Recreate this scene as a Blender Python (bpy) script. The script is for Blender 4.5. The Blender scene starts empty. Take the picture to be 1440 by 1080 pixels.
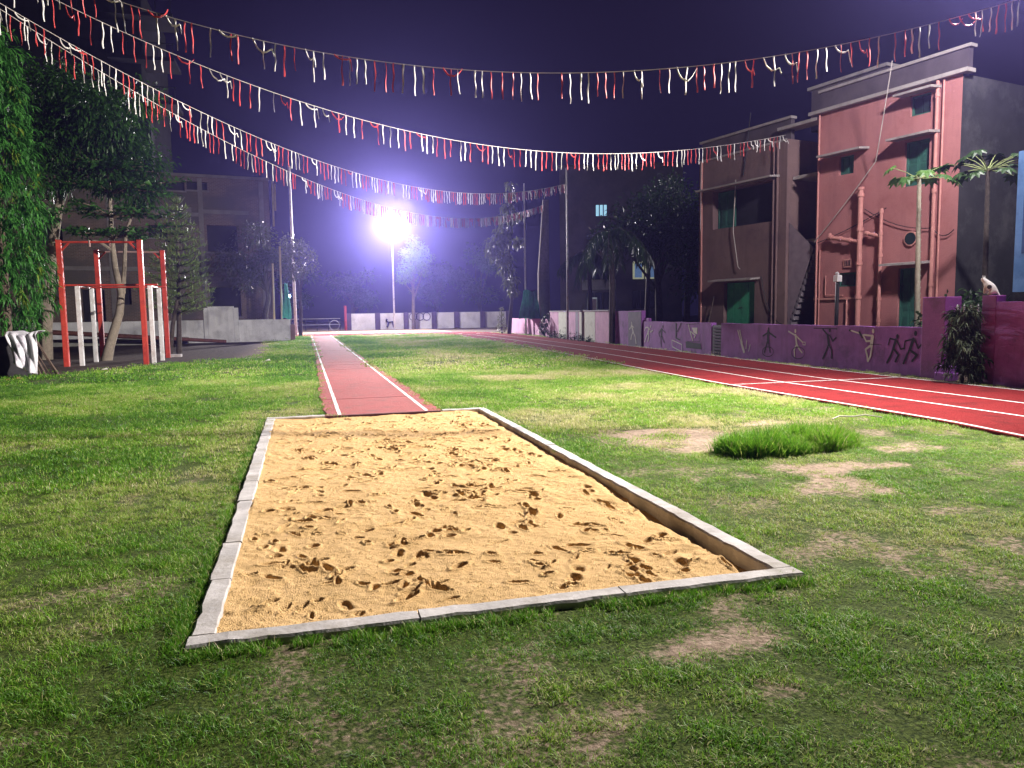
import bpy, bmesh, math, random
import numpy as np
from mathutils import Vector, Matrix
random.seed(7); rng = np.random.default_rng(7)
SC = bpy.context.scene
COL = SC.collection
R = math.radians

# ------------------------------------------------------------------ camera
CAMH = 1.55
def make_camera():
    yaw, pitch, roll = R(15.0), R(5.4), R(0.85)
    f = Vector((math.sin(yaw)*math.cos(pitch), math.cos(yaw)*math.cos(pitch), -math.sin(pitch)))
    r = Vector((math.cos(yaw), -math.sin(yaw), 0)); u = r.cross(f)
    c, s = math.cos(roll), math.sin(roll)
    u2 = u*c + r*s; r2 = r*c - u*s
    cam = bpy.data.cameras.new('camera'); o = bpy.data.objects.new('camera', cam); COL.objects.link(o)
    m = Matrix((r2, u2, -f)).transposed().to_4x4(); m.translation = (0, 0, CAMH); o.matrix_world = m
    cam.sensor_width = 36; cam.sensor_fit = 'HORIZONTAL'; cam.lens = 1081/1440*36
    cam.clip_start = 0.05; cam.clip_end = 1000
    SC.camera = o
make_camera()

# ------------------------------------------------------------------ night sky
w = bpy.data.worlds.new('World'); SC.world = w; w.use_nodes = True
nt = w.node_tree; nt.nodes.clear()
out = nt.nodes.new('ShaderNodeOutputWorld'); bg = nt.nodes.new('ShaderNodeBackground')
tc = nt.nodes.new('ShaderNodeTexCoord'); sp = nt.nodes.new('ShaderNodeSeparateXYZ'); cr = nt.nodes.new('ShaderNodeValToRGB')
nt.links.new(tc.outputs['Generated'], sp.inputs[0]); nt.links.new(sp.outputs['Z'], cr.inputs[0])
cr.color_ramp.elements[0].position = 0.0; cr.color_ramp.elements[0].color = (0.0080, 0.0065, 0.022, 1)
cr.color_ramp.elements[1].position = 0.55; cr.color_ramp.elements[1].color = (0.0045, 0.0018, 0.0105, 1)
nt.links.new(cr.outputs[0], bg.inputs[0]); bg.inputs[1].default_value = 1.0
nt.links.new(bg.outputs[0], out.inputs[0])

# ------------------------------------------------------------------ exposure and sampling
SC.view_settings.view_transform = 'Standard'; SC.view_settings.look = 'None'
SC.view_settings.exposure = -0.12; SC.view_settings.gamma = 1.0
SC.render.engine = 'CYCLES'
cy = SC.cycles
cy.use_denoising = True
try: cy.denoiser = 'OPENIMAGEDENOISE'
except Exception: pass
cy.max_bounces = 5; cy.diffuse_bounces = 2; cy.glossy_bounces = 2; cy.transmission_bounces = 3
cy.volume_bounces = 0; cy.transparent_max_bounces = 6; cy.sample_clamp_indirect = 4.0
cy.caustics_reflective = False; cy.caustics_refractive = False

# floodlights (each lamp's own light is made in its builder)
POLE_NEAR = (13.4, 11.2)        # pole behind the wall, out of the frame to the right
POLE_FAR = (7.85, 70.0)
P_FIELD, P_LAWN, P_FACADE, P_FAR = 34000, 33000, 900, 92000
FOG = 0.00078
FOGCOL = (0.36, 0.315, 1.0)

# ------------------------------------------------------------------ helpers
MATS = {}
def hexmix(a, b, t): return tuple(a[i]*(1-t)+b[i]*t for i in range(3))
def mat(name, c1, c2=None, scale=4.0, rough=0.8, bump=0.0, bscale=None, metal=0.0, detail=6.0, contrast=(0.35, 0.65), spec=0.3, emit=None, stain=None, stain_scale=0.7, streak=None):
    """Principled material whose colour drifts between c1 and c2 by noise; optional stains and fine relief."""
    if name in MATS: return MATS[name]
    m = bpy.data.materials.new(name); m.use_nodes = True; n = m.node_tree; L = n.links
    b = n.nodes['Principled BSDF']; b.inputs['Roughness'].default_value = rough; b.inputs['Metallic'].default_value = metal
    b.inputs['Specular IOR Level'].default_value = spec
    tcn = n.nodes.new('ShaderNodeTexCoord')
    geo = n.nodes.new('ShaderNodeNewGeometry')
    if c2 is None: c2 = tuple(x*0.75 for x in c1)
    nz = n.nodes.new('ShaderNodeTexNoise'); nz.inputs['Scale'].default_value = scale; nz.inputs['Detail'].default_value = detail
    nz.inputs['Roughness'].default_value = 0.6
    L.new(geo.outputs['Position'], nz.inputs['Vector'])
    rp = n.nodes.new('ShaderNodeValToRGB'); rp.color_ramp.elements[0].position, rp.color_ramp.elements[1].position = contrast
    rp.color_ramp.elements[0].color = (*c1, 1); rp.color_ramp.elements[1].color = (*c2, 1)
    L.new(nz.outputs['Fac'], rp.inputs[0]); col = rp.outputs[0]
    if streak is not None:
        mp = n.nodes.new('ShaderNodeMapping'); mp.inputs['Scale'].default_value = (3.2, 3.2, .32); L.new(geo.outputs['Position'], mp.inputs['Vector'])
        n3 = n.nodes.new('ShaderNodeTexNoise'); n3.inputs['Scale'].default_value = 1.0; n3.inputs['Detail'].default_value = 7; n3.inputs['Roughness'].default_value = .65; L.new(mp.outputs[0], n3.inputs['Vector'])
        r3 = n.nodes.new('ShaderNodeMapRange'); r3.inputs['From Min'].default_value = .52; r3.inputs['From Max'].default_value = .9; L.new(n3.outputs['Fac'], r3.inputs['Value'])
        m3 = n.nodes.new('ShaderNodeMix'); m3.data_type = 'RGBA'; L.new(r3.outputs['Result'], m3.inputs['Factor']); L.new(col, m3.inputs['A']); m3.inputs['B'].default_value = (*streak, 1); col = m3.outputs['Result']
    if stain is not None:
        n2 = n.nodes.new('ShaderNodeTexNoise'); n2.inputs['Scale'].default_value = stain_scale; n2.inputs['Detail'].default_value = 8
        n2.inputs['Roughness'].default_value = 0.7; L.new(geo.outputs['Position'], n2.inputs['Vector'])
        r2 = n.nodes.new('ShaderNodeValToRGB'); r2.color_ramp.elements[0].position = 0.5; r2.color_ramp.elements[1].position = 0.68
        L.new(n2.outputs['Fac'], r2.inputs[0])
        mx = n.nodes.new('ShaderNodeMix'); mx.data_type = 'RGBA'; L.new(r2.outputs[0], mx.inputs['Factor'])
        L.new(col, mx.inputs['A']); mx.inputs['B'].default_value = (*stain, 1); col = mx.outputs['Result']
    L.new(col, b.inputs['Base Color'])
    if bump > 0:
        nb = n.nodes.new('ShaderNodeTexNoise'); nb.inputs['Scale'].default_value = bscale or scale*8; nb.inputs['Detail'].default_value = 6
        L.new(geo.outputs['Position'], nb.inputs['Vector'])
        bp = n.nodes.new('ShaderNodeBump'); bp.inputs['Strength'].default_value = bump; bp.inputs['Distance'].default_value = 0.02
        L.new(nb.outputs['Fac'], bp.inputs['Height']); L.new(bp.outputs[0], b.inputs['Normal'])
    if emit is not None:
        b.inputs['Emission Color'].default_value = (*emit[0], 1); b.inputs['Emission Strength'].default_value = emit[1]
    MATS[name] = m; return m

def leafmat(name, c1, c2, tr=0.35, rough=0.45, spec=0.4):
    if name in MATS: return MATS[name]
    m = bpy.data.materials.new(name); m.use_nodes = True; n = m.node_tree; L = n.links; n.nodes.clear()
    o = n.nodes.new('ShaderNodeOutputMaterial'); b = n.nodes.new('ShaderNodeBsdfPrincipled'); t = n.nodes.new('ShaderNodeBsdfTranslucent'); mx = n.nodes.new('ShaderNodeMixShader')
    at = n.nodes.new('ShaderNodeAttribute'); at.attribute_name = 'rnd'
    rp = n.nodes.new('ShaderNodeValToRGB'); rp.color_ramp.elements[0].color = (*c1, 1); rp.color_ramp.elements[1].color = (*c2, 1)
    L.new(at.outputs['Fac'], rp.inputs[0]); L.new(rp.outputs[0], b.inputs['Base Color']); L.new(rp.outputs[0], t.inputs['Color'])
    b.inputs['Roughness'].default_value = rough; b.inputs['Specular IOR Level'].default_value = spec
    mx.inputs[0].default_value = tr; L.new(b.outputs[0], mx.inputs[1]); L.new(t.outputs[0], mx.inputs[2]); L.new(mx.outputs[0], o.inputs[0])
    MATS[name] = m; return m

WORG = {}
def _place(o, org, parent):
    p = WORG.get(parent.name, Vector((0, 0, 0))) if parent else Vector((0, 0, 0))
    o.location = org - p
    if parent: o.parent = parent
    COL.objects.link(o); WORG[o.name] = org

def tag(o, label, cat=None, group=None, kind=None):
    if label: o['label'] = label
    if cat: o['category'] = cat
    if group: o['group'] = group
    if kind: o['kind'] = kind
    return o

def empty(name, loc, label, cat, group=None, kind=None):
    o = bpy.data.objects.new(name, None); o.empty_display_size = 0.3
    _place(o, Vector(loc), None); return tag(o, label, cat, group, kind)

def mesh_np(name, verts, faces, material, parent=None, smooth=False, rnd=None):
    """verts (N,3), faces (M,k) in world space -> object with its origin at the bottom middle."""
    verts = np.asarray(verts, dtype=np.float64); faces = np.asarray(faces, dtype=np.int32)
    lo, hi = verts.min(0), verts.max(0); org = np.array([(lo[0]+hi[0])/2, (lo[1]+hi[1])/2, lo[2]])
    me = bpy.data.meshes.new(name); k = faces.shape[1]
    me.vertices.add(len(verts)); me.vertices.foreach_set('co', (verts-org).astype(np.float32).ravel())
    me.loops.add(faces.size); me.loops.foreach_set('vertex_index', faces.ravel())
    me.polygons.add(len(faces)); me.polygons.foreach_set('loop_start', np.arange(0, faces.size, k, dtype=np.int32))
    me.polygons.foreach_set('loop_total', np.full(len(faces), k, dtype=np.int32))
    if smooth: me.polygons.foreach_set('use_smooth', np.ones(len(faces), dtype=bool))
    if rnd is not None:
        a = me.attributes.new('rnd', 'FLOAT', 'POINT'); a.data.foreach_set('value', np.asarray(rnd, dtype=np.float32))
    me.update(calc_edges=True)
    me.materials.append(material)
    o = bpy.data.objects.new(name, me); _place(o, Vector(org), parent); return o

class MB:
    def __init__(s): s.v = []; s.f = []
    def poly(s, pts):
        i = len(s.v); s.v += [tuple(p) for p in pts]; s.f.append(list(range(i, i+len(pts)))); return s
    def hexa(s, p):  # 8 points: bottom ring then top ring
        i = len(s.v); s.v += [tuple(q) for q in p]
        for q in ((3, 2, 1, 0), (4, 5, 6, 7), (0, 1, 5, 4), (1, 2, 6, 5), (2, 3, 7, 6), (3, 0, 4, 7)): s.f.append([i+a for a in q])
        return s
    def box(s, x0, x1, y0, y1, z0, z1):
        return s.hexa([(x0, y0, z0), (x1, y0, z0), (x1, y1, z0), (x0, y1, z0), (x0, y0, z1), (x1, y0, z1), (x1, y1, z1), (x0, y1, z1)])
    def fbox(s, fr, t0, t1, n0, n1, z0, z1):
        return s.hexa([fr(t0, n0, z0), fr(t1, n0, z0), fr(t1, n1, z0), fr(t0, n1, z0), fr(t0, n0, z1), fr(t1, n0, z1), fr(t1, n1, z1), fr(t0, n1, z1)])
    def tube(s, pts, rad, n=8, cap=True):
        pts = [Vector(p) for p in pts]
        if not hasattr(rad, '__len__'): rad = [rad]*len(pts)
        i0 = len(s.v); pu = None
        for k, p in enumerate(pts):
            a = pts[max(k-1, 0)]; b = pts[min(k+1, len(pts)-1)]; d = (b-a).normalized()
            if pu is None: pu = d.orthogonal().normalized()
            pu = (pu - d*pu.dot(d)); pu = pu.normalized() if pu.length > 1e-6 else d.orthogonal().normalized()
            q = d.cross(pu)
            for j in range(n):
                an = 2*math.pi*j/n; s.v.append(tuple(p + (pu*math.cos(an)+q*math.sin(an))*rad[k]))
        for k in range(len(pts)-1):
            for j in range(n):
                a = i0+k*n+j; b = i0+k*n+(j+1) % n; s.f.append([a, b, b+n, a+n])
        if cap:
            s.f.append([i0+j for j in range(n)][::-1]); s.f.append([i0+(len(pts)-1)*n+j for j in range(n)])
        return s
    def bar(s, p, q, w, h=None):  # square bar
        p, q = Vector(p), Vector(q); h = h or w; d = (q-p).normalized()
        a = d.cross(Vector((0, 0, 1))); a = a.normalized() if a.length > 1e-4 else Vector((1, 0, 0)); b = a.cross(d).normalized()
        a, b = a*w/2, b*h/2
        return s.hexa([p-a-b, p+a-b, p+a+b, p-a+b, q-a-b, q+a-b, q+a+b, q-a+b])
    def disc(s, c, u, v, r, n=20, r2=None):
        c, u, v = Vector(c), Vector(u), Vector(v)
        return s.poly([c+u*(r*math.cos(2*math.pi*k/n))+v*((r2 or r)*math.sin(2*math.pi*k/n)) for k in range(n)])
    def build(s, name, material, parent=None, smooth=False, bevel=0.0):
        V = np.array(s.v, dtype=float); lo, hi = V.min(0), V.max(0); org = Vector(((lo[0]+hi[0])/2, (lo[1]+hi[1])/2, lo[2]))
        me = bpy.data.meshes.new(name); me.from_pydata([tuple(Vector(p)-org) for p in s.v], [], s.f)
        bm = bmesh.new(); bm.from_mesh(me); bmesh.ops.recalc_face_normals(bm, faces=bm.faces); bm.to_mesh(me); bm.free()
        if smooth: me.polygons.foreach_set('use_smooth', [True]*len(me.polygons))
        me.materials.append(material); me.update()
        o = bpy.data.objects.new(name, me); _place(o, org, parent)
        if bevel > 0:
            bv = o.modifiers.new('bevel', 'BEVEL'); bv.width = bevel; bv.segments = 2; bv.limit_method = 'ANGLE'
        if smooth:
            try:
                o.data.set_sharp_from_angle(angle=R(40))
            except Exception: pass
        return o

class Fr:
    """wall frame: t along, n outward, z up"""
    def __init__(s, P, D, N): s.P = Vector((P[0], P[1], 0)); s.D = Vector((D[0], D[1], 0)); s.N = Vector((N[0], N[1], 0))
    def __call__(s, t, n, z): return s.P + s.D*t + s.N*n + Vector((0, 0, z))

def skin(fr, t0, t1, z0, z1, holes, depth=0.18, n=0.0):
    """a wall face with rectangular openings and their reveals"""
    m = MB(); ts = sorted({t0, t1, *[h[0] for h in holes], *[h[1] for h in holes]}); zs = sorted({z0, z1, *[h[2] for h in holes], *[h[3] for h in holes]})
    for a, b in zip(ts, ts[1:]):
        for c, d in zip(zs, zs[1:]):
            tm, zm = (a+b)/2, (c+d)/2
            if any(h[0] < tm < h[1] and h[2] < zm < h[3] for h in holes): continue
            m.poly([fr(a, n, c), fr(b, n, c), fr(b, n, d), fr(a, n, d)])
    for h in holes:
        a, b, c, d = h; q = n-depth
        m.poly([fr(a, n, c), fr(a, q, c), fr(a, q, d), fr(a, n, d)]); m.poly([fr(b, n, c), fr(b, n, d), fr(b, q, d), fr(b, q, c)])
        m.poly([fr(a, n, c), fr(b, n, c), fr(b, q, c), fr(a, q, c)]); m.poly([fr(a, n, d), fr(a, q, d), fr(b, q, d), fr(b, n, d)])
    return m

# smooth value noise, vectorised
_T = rng.random((8, 256, 256))
def vnoise(x, y, scale, seed=0):
    x = np.asarray(x, float)/scale+31.7*seed; y = np.asarray(y, float)/scale+17.3*seed
    xi = np.floor(x).astype(int); yi = np.floor(y).astype(int); fx = x-xi; fy = y-yi
    fx = fx*fx*(3-2*fx); fy = fy*fy*(3-2*fy); T = _T[seed % 8]
    g = lambda a, b: T[a % 256, b % 256]
    return (g(xi, yi)*(1-fx)+g(xi+1, yi)*fx)*(1-fy)+(g(xi, yi+1)*(1-fx)+g(xi+1, yi+1)*fx)*fy
def fbm(x, y, scale, seed=0, o=4):
    s = 0; a = 0.5; t = 0
    for k in range(o): s = s+a*vnoise(x, y, scale/2**k, seed+k); t += a; a *= 0.5
    return s/t
def sstep(a, b, x): t = np.clip((x-a)/(b-a), 0, 1); return t*t*(3-2*t)

# ------------------------------------------------------------------ layout numbers (metres)
PIT = (-0.59, 2.70, 3.68, 11.82)            # outer edges of the concrete rim
KW = 0.125                                   # rim width
RUN = (0.24, 2.02, 11.86, 57.0)              # rubber of the long-jump runway
TRK_S = [(1, -1.6), (4, -0.8), (6, -0.28), (8, -0.02), (14, 0.0), (19, 0.28), (23, 0.58), (29, 0.95), (40, 1.35), (50, 1.5), (54, 0.9), (58, -1.0)]
def trk_shift(y): return np.interp(y, [a for a, b in TRK_S], [b for a, b in TRK_S])
TRK_IN, TRK_OUT = 8.05, 12.2

# bare places in the lawn: x, y, rx, ry, strength
BARE = [(4.45, 8.5, 1.0, .62, .74), (5.9, 8.95, .9, .28, .72), (4.9, 6.2, 1.15, .30, .76), (4.25, 5.55, .5, .36, .68), (1.72, 3.05, .40, .22, .76), (1.75, 2.6, .28, .22, .68),
        (-2.3, 7.1, .45, .16, .75), (-1.1, 8.0, .3, .2, .35), (3.5, 4.25, .3, .12, .55), (3.3, 3.0, .2, .1, .5), (2.3, 2.35, .13, .08, .5), (1.15, 3.2, .14, .07, .5),
        (6.4, 6.9, .5, .25, .6), (4.4, 7.5, .6, .4, .7), (3.7, 8.9, .7, .3, .5), (-3.6, 11.5, .6, .3, .3)]
def bare(x, y):
    b = np.zeros_like(x)
    j = (fbm(x, y, .45, 1, 5)-.5)*2.2+(vnoise(x, y, .07, 4)-.5)*.5
    for cx, cy, rx, ry, s in BARE:
        d = ((x-cx)/rx)**2+((y-cy)/ry)**2
        b = np.maximum(b, s*(1-sstep(.35, 1.15, d+j*1.7)))
    spk = .54*sstep(.50, .70, fbm(x, y, .42, 3, 5))*sstep(-1.5, 1.5, x)*sstep(13, 7, y)*(.45+.55*sstep(.35, .6, fbm(x, y, 1.6, 5)))
    spk = np.maximum(spk, .45*sstep(.54, .72, fbm(x, y, .5, 6, 5))*sstep(14, 9, y))
    b = np.maximum(b, spk)
    # trodden earth round the exercise frame, behind the far end, beside the wall
    k = y-(23.4+1.15*(x+7)*.9)+(fbm(x, y, 2.5, 5)-.5)*4
    b = np.maximum(b, sstep(-.8, 1.6, k)*(x < -1.2)*1.0*sstep(-1.2, -2.2, x+(y-40)*.03))
    b = np.maximum(b, sstep(52, 57, y+(fbm(x, y, 3, 2)-.5)*4))
    b = np.maximum(b, .75*sstep(12.2, 12.5, x-trk_shift(y)))
    return np.clip(b, 0, 1)
def in_rect(x, y, r, g=0.0): return (x > r[0]-g) & (x < r[1]+g) & (y > r[2]-g) & (y < r[3]+g)

# ------------------------------------------------------------------ ground
def build_ground():
    xs = np.unique(np.r_[np.arange(-16, 16.01, .22), -150, -110, -80, -60, -45, -35, -28, -22, -18, 18, 22, 28, 35, 45, 60, 80, 110, 150, PIT[0]+.06, PIT[1]-.06].round(4))
    ys = np.unique(np.r_[np.arange(-2, 30, .22), np.arange(30, 80, .6), -120, -80, -50, -30, -20, -12, -8, -5, -3, 82, 86, 92, 100, 115, 140, 160, PIT[2]+.06, PIT[3]-.06].round(4))
    X, Y = np.meshgrid(xs, ys); x, y = X.ravel(), Y.ravel()
    calm = in_rect(x, y, PIT, .5) | in_rect(x, y, RUN, .4) | (x-trk_shift(y) > 7.6)
    z = np.where(calm, 0, (fbm(x, y, 2.2, 4)-.5)*.035)*(np.abs(x) < 17)
    b = bare(x, y)
    nx = len(xs); i = np.arange(len(x)).reshape(X.shape)
    f = np.stack([i[:-1, :-1], i[:-1, 1:], i[1:, 1:], i[1:, :-1]], -1).reshape(-1, 4)
    cx = x[f].mean(1); cy_ = y[f].mean(1)
    f = f[~in_rect(cx, cy_, (PIT[0]+.06, PIT[1]-.06, PIT[2]+.06, PIT[3]-.06))]
    o = mesh_np('ground', np.stack([x, y, z], 1), f, ground_mat(), rnd=b, smooth=True)
    e = np.clip(sstep(-1.2, -3.0, x)*sstep(19, 25, y+(fbm(x, y, 2.5, 5)-.5)*4)*sstep(60, 52, y)+sstep(12.2, 12.5, x-trk_shift(y)), 0, 1)
    at = o.data.attributes.new('earth', 'FLOAT', 'POINT'); at.data.foreach_set('value', e.astype(np.float32))
    tag(o, None, kind='structure')

def ground_mat():
    m = bpy.data.materials.new('lawn_soil'); m.use_nodes = True; n = m.node_tree; L = n.links; b = n.nodes['Principled BSDF']
    b.inputs['Roughness'].default_value = .95; b.inputs['Specular IOR Level'].default_value = .1
    g = n.nodes.new('ShaderNodeNewGeometry'); a = n.nodes.new('ShaderNodeAttribute'); a.attribute_name = 'rnd'
    def noise(s, d=6):
        q = n.nodes.new('ShaderNodeTexNoise'); q.inputs['Scale'].default_value = s; q.inputs['Detail'].default_value = d; q.inputs['Roughness'].default_value = .65; L.new(g.outputs['Position'], q.inputs['Vector']); return q
    def ramp(src, p0, c0, p1, c1):
        r = n.nodes.new('ShaderNodeValToRGB'); r.color_ramp.elements[0].position = p0; r.color_ramp.elements[1].position = p1
        r.color_ramp.elements[0].color = (*c0, 1); r.color_ramp.elements[1].color = (*c1, 1); L.new(src, r.inputs[0]); return r.outputs[0]
    thatch = ramp(noise(55, 9).outputs['Fac'], .36, (.014, .028, .006), .62, (.10, .14, .03))
    soil = ramp(noise(14, 9).outputs['Fac'], .32, (.21, .15, .11), .68, (.42, .32, .25))
    ma = n.nodes.new('ShaderNodeMath'); ma.operation = 'MULTIPLY_ADD'; L.new(noise(26, 8).outputs['Fac'], ma.inputs[0]); ma.inputs[1].default_value = 1.7; L.new(a.outputs['Fac'], ma.inputs[2])
    mr = n.nodes.new('ShaderNodeMapRange'); L.new(ma.outputs[0], mr.inputs['Value']); mr.inputs['From Min'].default_value = 1.16; mr.inputs['From Max'].default_value = 1.5
    fac = mr.outputs['Result']
    mx = n.nodes.new('ShaderNodeMix'); mx.data_type = 'RGBA'; L.new(fac, mx.inputs['Factor']); L.new(thatch, mx.inputs['A']); L.new(soil, mx.inputs['B'])
    # older, darker trodden earth round the exercise frame and under the trees
    ea = n.nodes.new('ShaderNodeAttribute'); ea.attribute_name = 'earth'
    old = ramp(noise(6, 9).outputs['Fac'], .34, (.035, .026, .021), .68, (.11, .08, .062))
    m2 = n.nodes.new('ShaderNodeMix'); m2.data_type = 'RGBA'; L.new(ea.outputs['Fac'], m2.inputs['Factor']); L.new(mx.outputs['Result'], m2.inputs['A']); L.new(old, m2.inputs['B'])
    L.new(m2.outputs['Result'], b.inputs['Base Color'])
    bp = n.nodes.new('ShaderNodeBump'); bp.inputs['Strength'].default_value = .9; bp.inputs['Distance'].default_value = .03
    L.new(noise(22, 8).outputs['Fac'], bp.inputs['Height']); L.new(bp.outputs[0], b.inputs['Normal'])
    return m
build_ground()

# ------------------------------------------------------------------ sand pit
def build_pit():
    root = empty('sand_pit', ((PIT[0]+PIT[1])/2, (PIT[2]+PIT[3])/2, 0), 'long jump pit of ochre sand pocked with footprints inside a grey concrete rim', 'sand pit')
    x0, x1, y0, y1 = PIT[0]+KW-.03, PIT[1]-KW+.03, PIT[2]+KW-.03, PIT[3]-KW+.03
    nx, ny = 370, 960
    X, Y = np.meshgrid(np.linspace(x0, x1, nx), np.linspace(y0, y1, ny)); H = np.zeros_like(X)
    H += (fbm(X, Y, 1.3, 0)-.5)*.05 + (fbm(X, Y, .35, 2)-.5)*.03 + (fbm(X*1.0, Y, .11, 5, 3)-.5)*(.008+.02*sstep(.45, .65, fbm(X, Y, .9, 1))) + (vnoise(X, Y, .034, 6)-.5)*.006
    marks = []
    for k in range(420): marks.append((rng.uniform(x0+.1, x1-.15), y0+.1+(y1-y0-.2)*rng.random()**.9, rng.uniform(.010, .030), rng.uniform(.028, .085), rng.uniform(0, math.pi), rng.uniform(.018, .06)))
    for cx, cy, n, sp_ in [(1.35, 6.45, 16, .16), (1.6, 7.6, 14, .18), (1.75, 5.55, 6, .15), (.75, 5.3, 5, .12), (.25, 4.35, 7, .2), (-.1, 4.9, 8, .13), (1.1, 9.0, 12, .3), (1.9, 9.7, 10, .3), (1.6, 4.6, 5, .1), (.6, 4.25, 3, .15), (.1, 5.8, 7, .18), (1.45, 8.4, 10, .2)]:
        for k in range(n): marks.append((cx+rng.normal()*sp_, cy+rng.normal()*sp_*1.2, rng.uniform(.016, .035), rng.uniform(.035, .085), rng.uniform(0, math.pi), rng.uniform(.02, .055)))
    for k in range(46):   # whole shoe prints: sole and heel
        cx, cy, th = rng.uniform(x0+.25, x1-.25), rng.uniform(y0+.25, y1-.25), rng.normal()*.5; dp = rng.uniform(.012, .032)
        marks.append((cx, cy, .042, .075, th, dp)); marks.append((cx+math.sin(th)*.15, cy-math.cos(th)*.15, .032, .04, th, dp*1.15))
    for mx_, my, a, b, th, dep in marks:
        i0, i1 = np.searchsorted(X[0], [mx_-.3, mx_+.3]); j0, j1 = np.searchsorted(Y[:, 0], [my-.3, my+.3])
        x = X[j0:j1, i0:i1]-mx_; y = Y[j0:j1, i0:i1]-my
        u = x*math.cos(th)+y*math.sin(th); v = -x*math.sin(th)+y*math.cos(th)
        d = np.sqrt((u/a)**2+(v/b)**2)+(vnoise(x+mx_, y+my, .05, 3)-.5)*.7
        H[j0:j1, i0:i1] += -dep*(1-sstep(.68, 1.0, d)) + dep*.26*np.exp(-((d-1.3)/.3)**2)
    # crumbs
    for k in range(2600):
        cx, cy, r = rng.uniform(x0, x1), y0+(y1-y0)*rng.random()**1.3, rng.uniform(.006, .016)
        i = np.searchsorted(X[0], cx); j = np.searchsorted(Y[:, 0], cy)
        if 1 < i < nx-1 and 1 < j < ny-1: H[j, i] += r
    # trough along the right rim, deepest at the near right corner; sand heaped to the rim elsewhere
    dr = (x1-X); wob = (fbm(X, Y, .25, 4)-.5)*.16
    H -= (.02+.055*sstep(8.0, 4.2, Y))*(1-sstep(.05, .20, dr+wob))
    H -= .06*np.exp(-(((X-x1)/.30)**2+((Y-y0)/.16)**2))
    H += .016*np.exp(-(Y-y0)/.25) + .022*np.exp(-(X-x0)/.25)
    H += .006
    H = np.minimum(H, .05)
    H = np.where((X-x0 < .04) | (Y-y0 < .04), np.minimum(H, .036), H)
    i = np.arange(nx*ny).reshape(ny, nx)
    f = np.stack([i[:-1, :-1], i[:-1, 1:], i[1:, 1:], i[1:, :-1]], -1).reshape(-1, 4)
    sm = mat('sand', (.53, .335, .145), (.74, .49, .235), scale=34, rough=.95, bump=.7, bscale=130, detail=10, contrast=(.3, .7), spec=.1, stain=(.53, .345, .15), stain_scale=2.2)
    mesh_np('sand', np.stack([X.ravel(), Y.ravel(), H.ravel()], 1), f, sm, root, smooth=True)
    cm = mat('rim_concrete', (.38, .36, .36), (.56, .53, .53), scale=4, rough=.9, bump=.22, bscale=35, stain=(.30, .27, .24), stain_scale=2.5)
    def piece(ax, a, b, c0, c1, jit):
        """a stretch of rim; ax 0 runs in x, 1 in y; a..b along, c0..c1 across"""
        n = max(4, int((b-a)/.09)); m = MB(); zt = .042+rng.uniform(-.004, .004)
        e0 = rng.uniform(-jit, jit); e1 = rng.uniform(-jit, jit)
        prof = []
        for k in range(n+1):
            s = a+(b-a)*k/n; w0 = c0+e0+rng.normal()*.004; w1 = c1+rng.normal()*.003
            z = zt+rng.normal()*.0015
            prof.append([(s, w0, -.22), (s, w0, z-.012), (s, w0+.012, z), (s, w1-.008, z), (s, w1, z-.008), (s, w1, -.22)])
        P = [[(p[0], p[1], p[2]) if ax == 0 else (p[1], p[0], p[2]) for p in r] for r in prof]
        i0 = len(m.v)
        for r in P: m.v += r
        for k in range(n):
            for q in range(6):
                m.f.append([i0+k*6+q, i0+k*6+(q+1) % 6, i0+(k+1)*6+(q+1) % 6, i0+(k+1)*6+q])
        m.f.append([i0+q for q in range(6)]); m.f.append([i0+n*6+q for q in range(6)])
        m.build('rim_piece', cm, root)
    g = .004
    cuts = [PIT[2]+KW, 4.6, 5.35, 5.9, 6.55, 7.3, 8.6, 10.1, PIT[3]-KW]
    for a, b in zip(cuts, cuts[1:]): piece(1, a+g, b-g, PIT[0], PIT[0]+KW, .014)
    cuts = [PIT[2]+KW, 5.9, 8.2, 10.1, PIT[3]-KW]
    for a, b in zip(cuts, cuts[1:]): piece(1, a+g, b-g, PIT[1]-KW, PIT[1], .004)
    cuts = [PIT[0], .5, 1.6, PIT[1]]
    for a, b in zip(cuts, cuts[1:]): piece(0, a+g, b-g, PIT[2], PIT[2]+KW, .003)
    cuts = [PIT[0], .3]
    piece(0, PIT[0]+g, .24, PIT[3]-KW*.8, PIT[3], .003); piece(0, 2.02, PIT[1]-g, PIT[3]-KW*.8, PIT[3], .003)
    m = MB(); m.box(.245, 2.015, PIT[3]-.06, PIT[3]+.02, -.2, .028); m.build('take_off_edge', mat('edge_rubber', (.10, .03, .025), (.18, .06, .05), scale=20, rough=.9), root)
build_pit()

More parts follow.
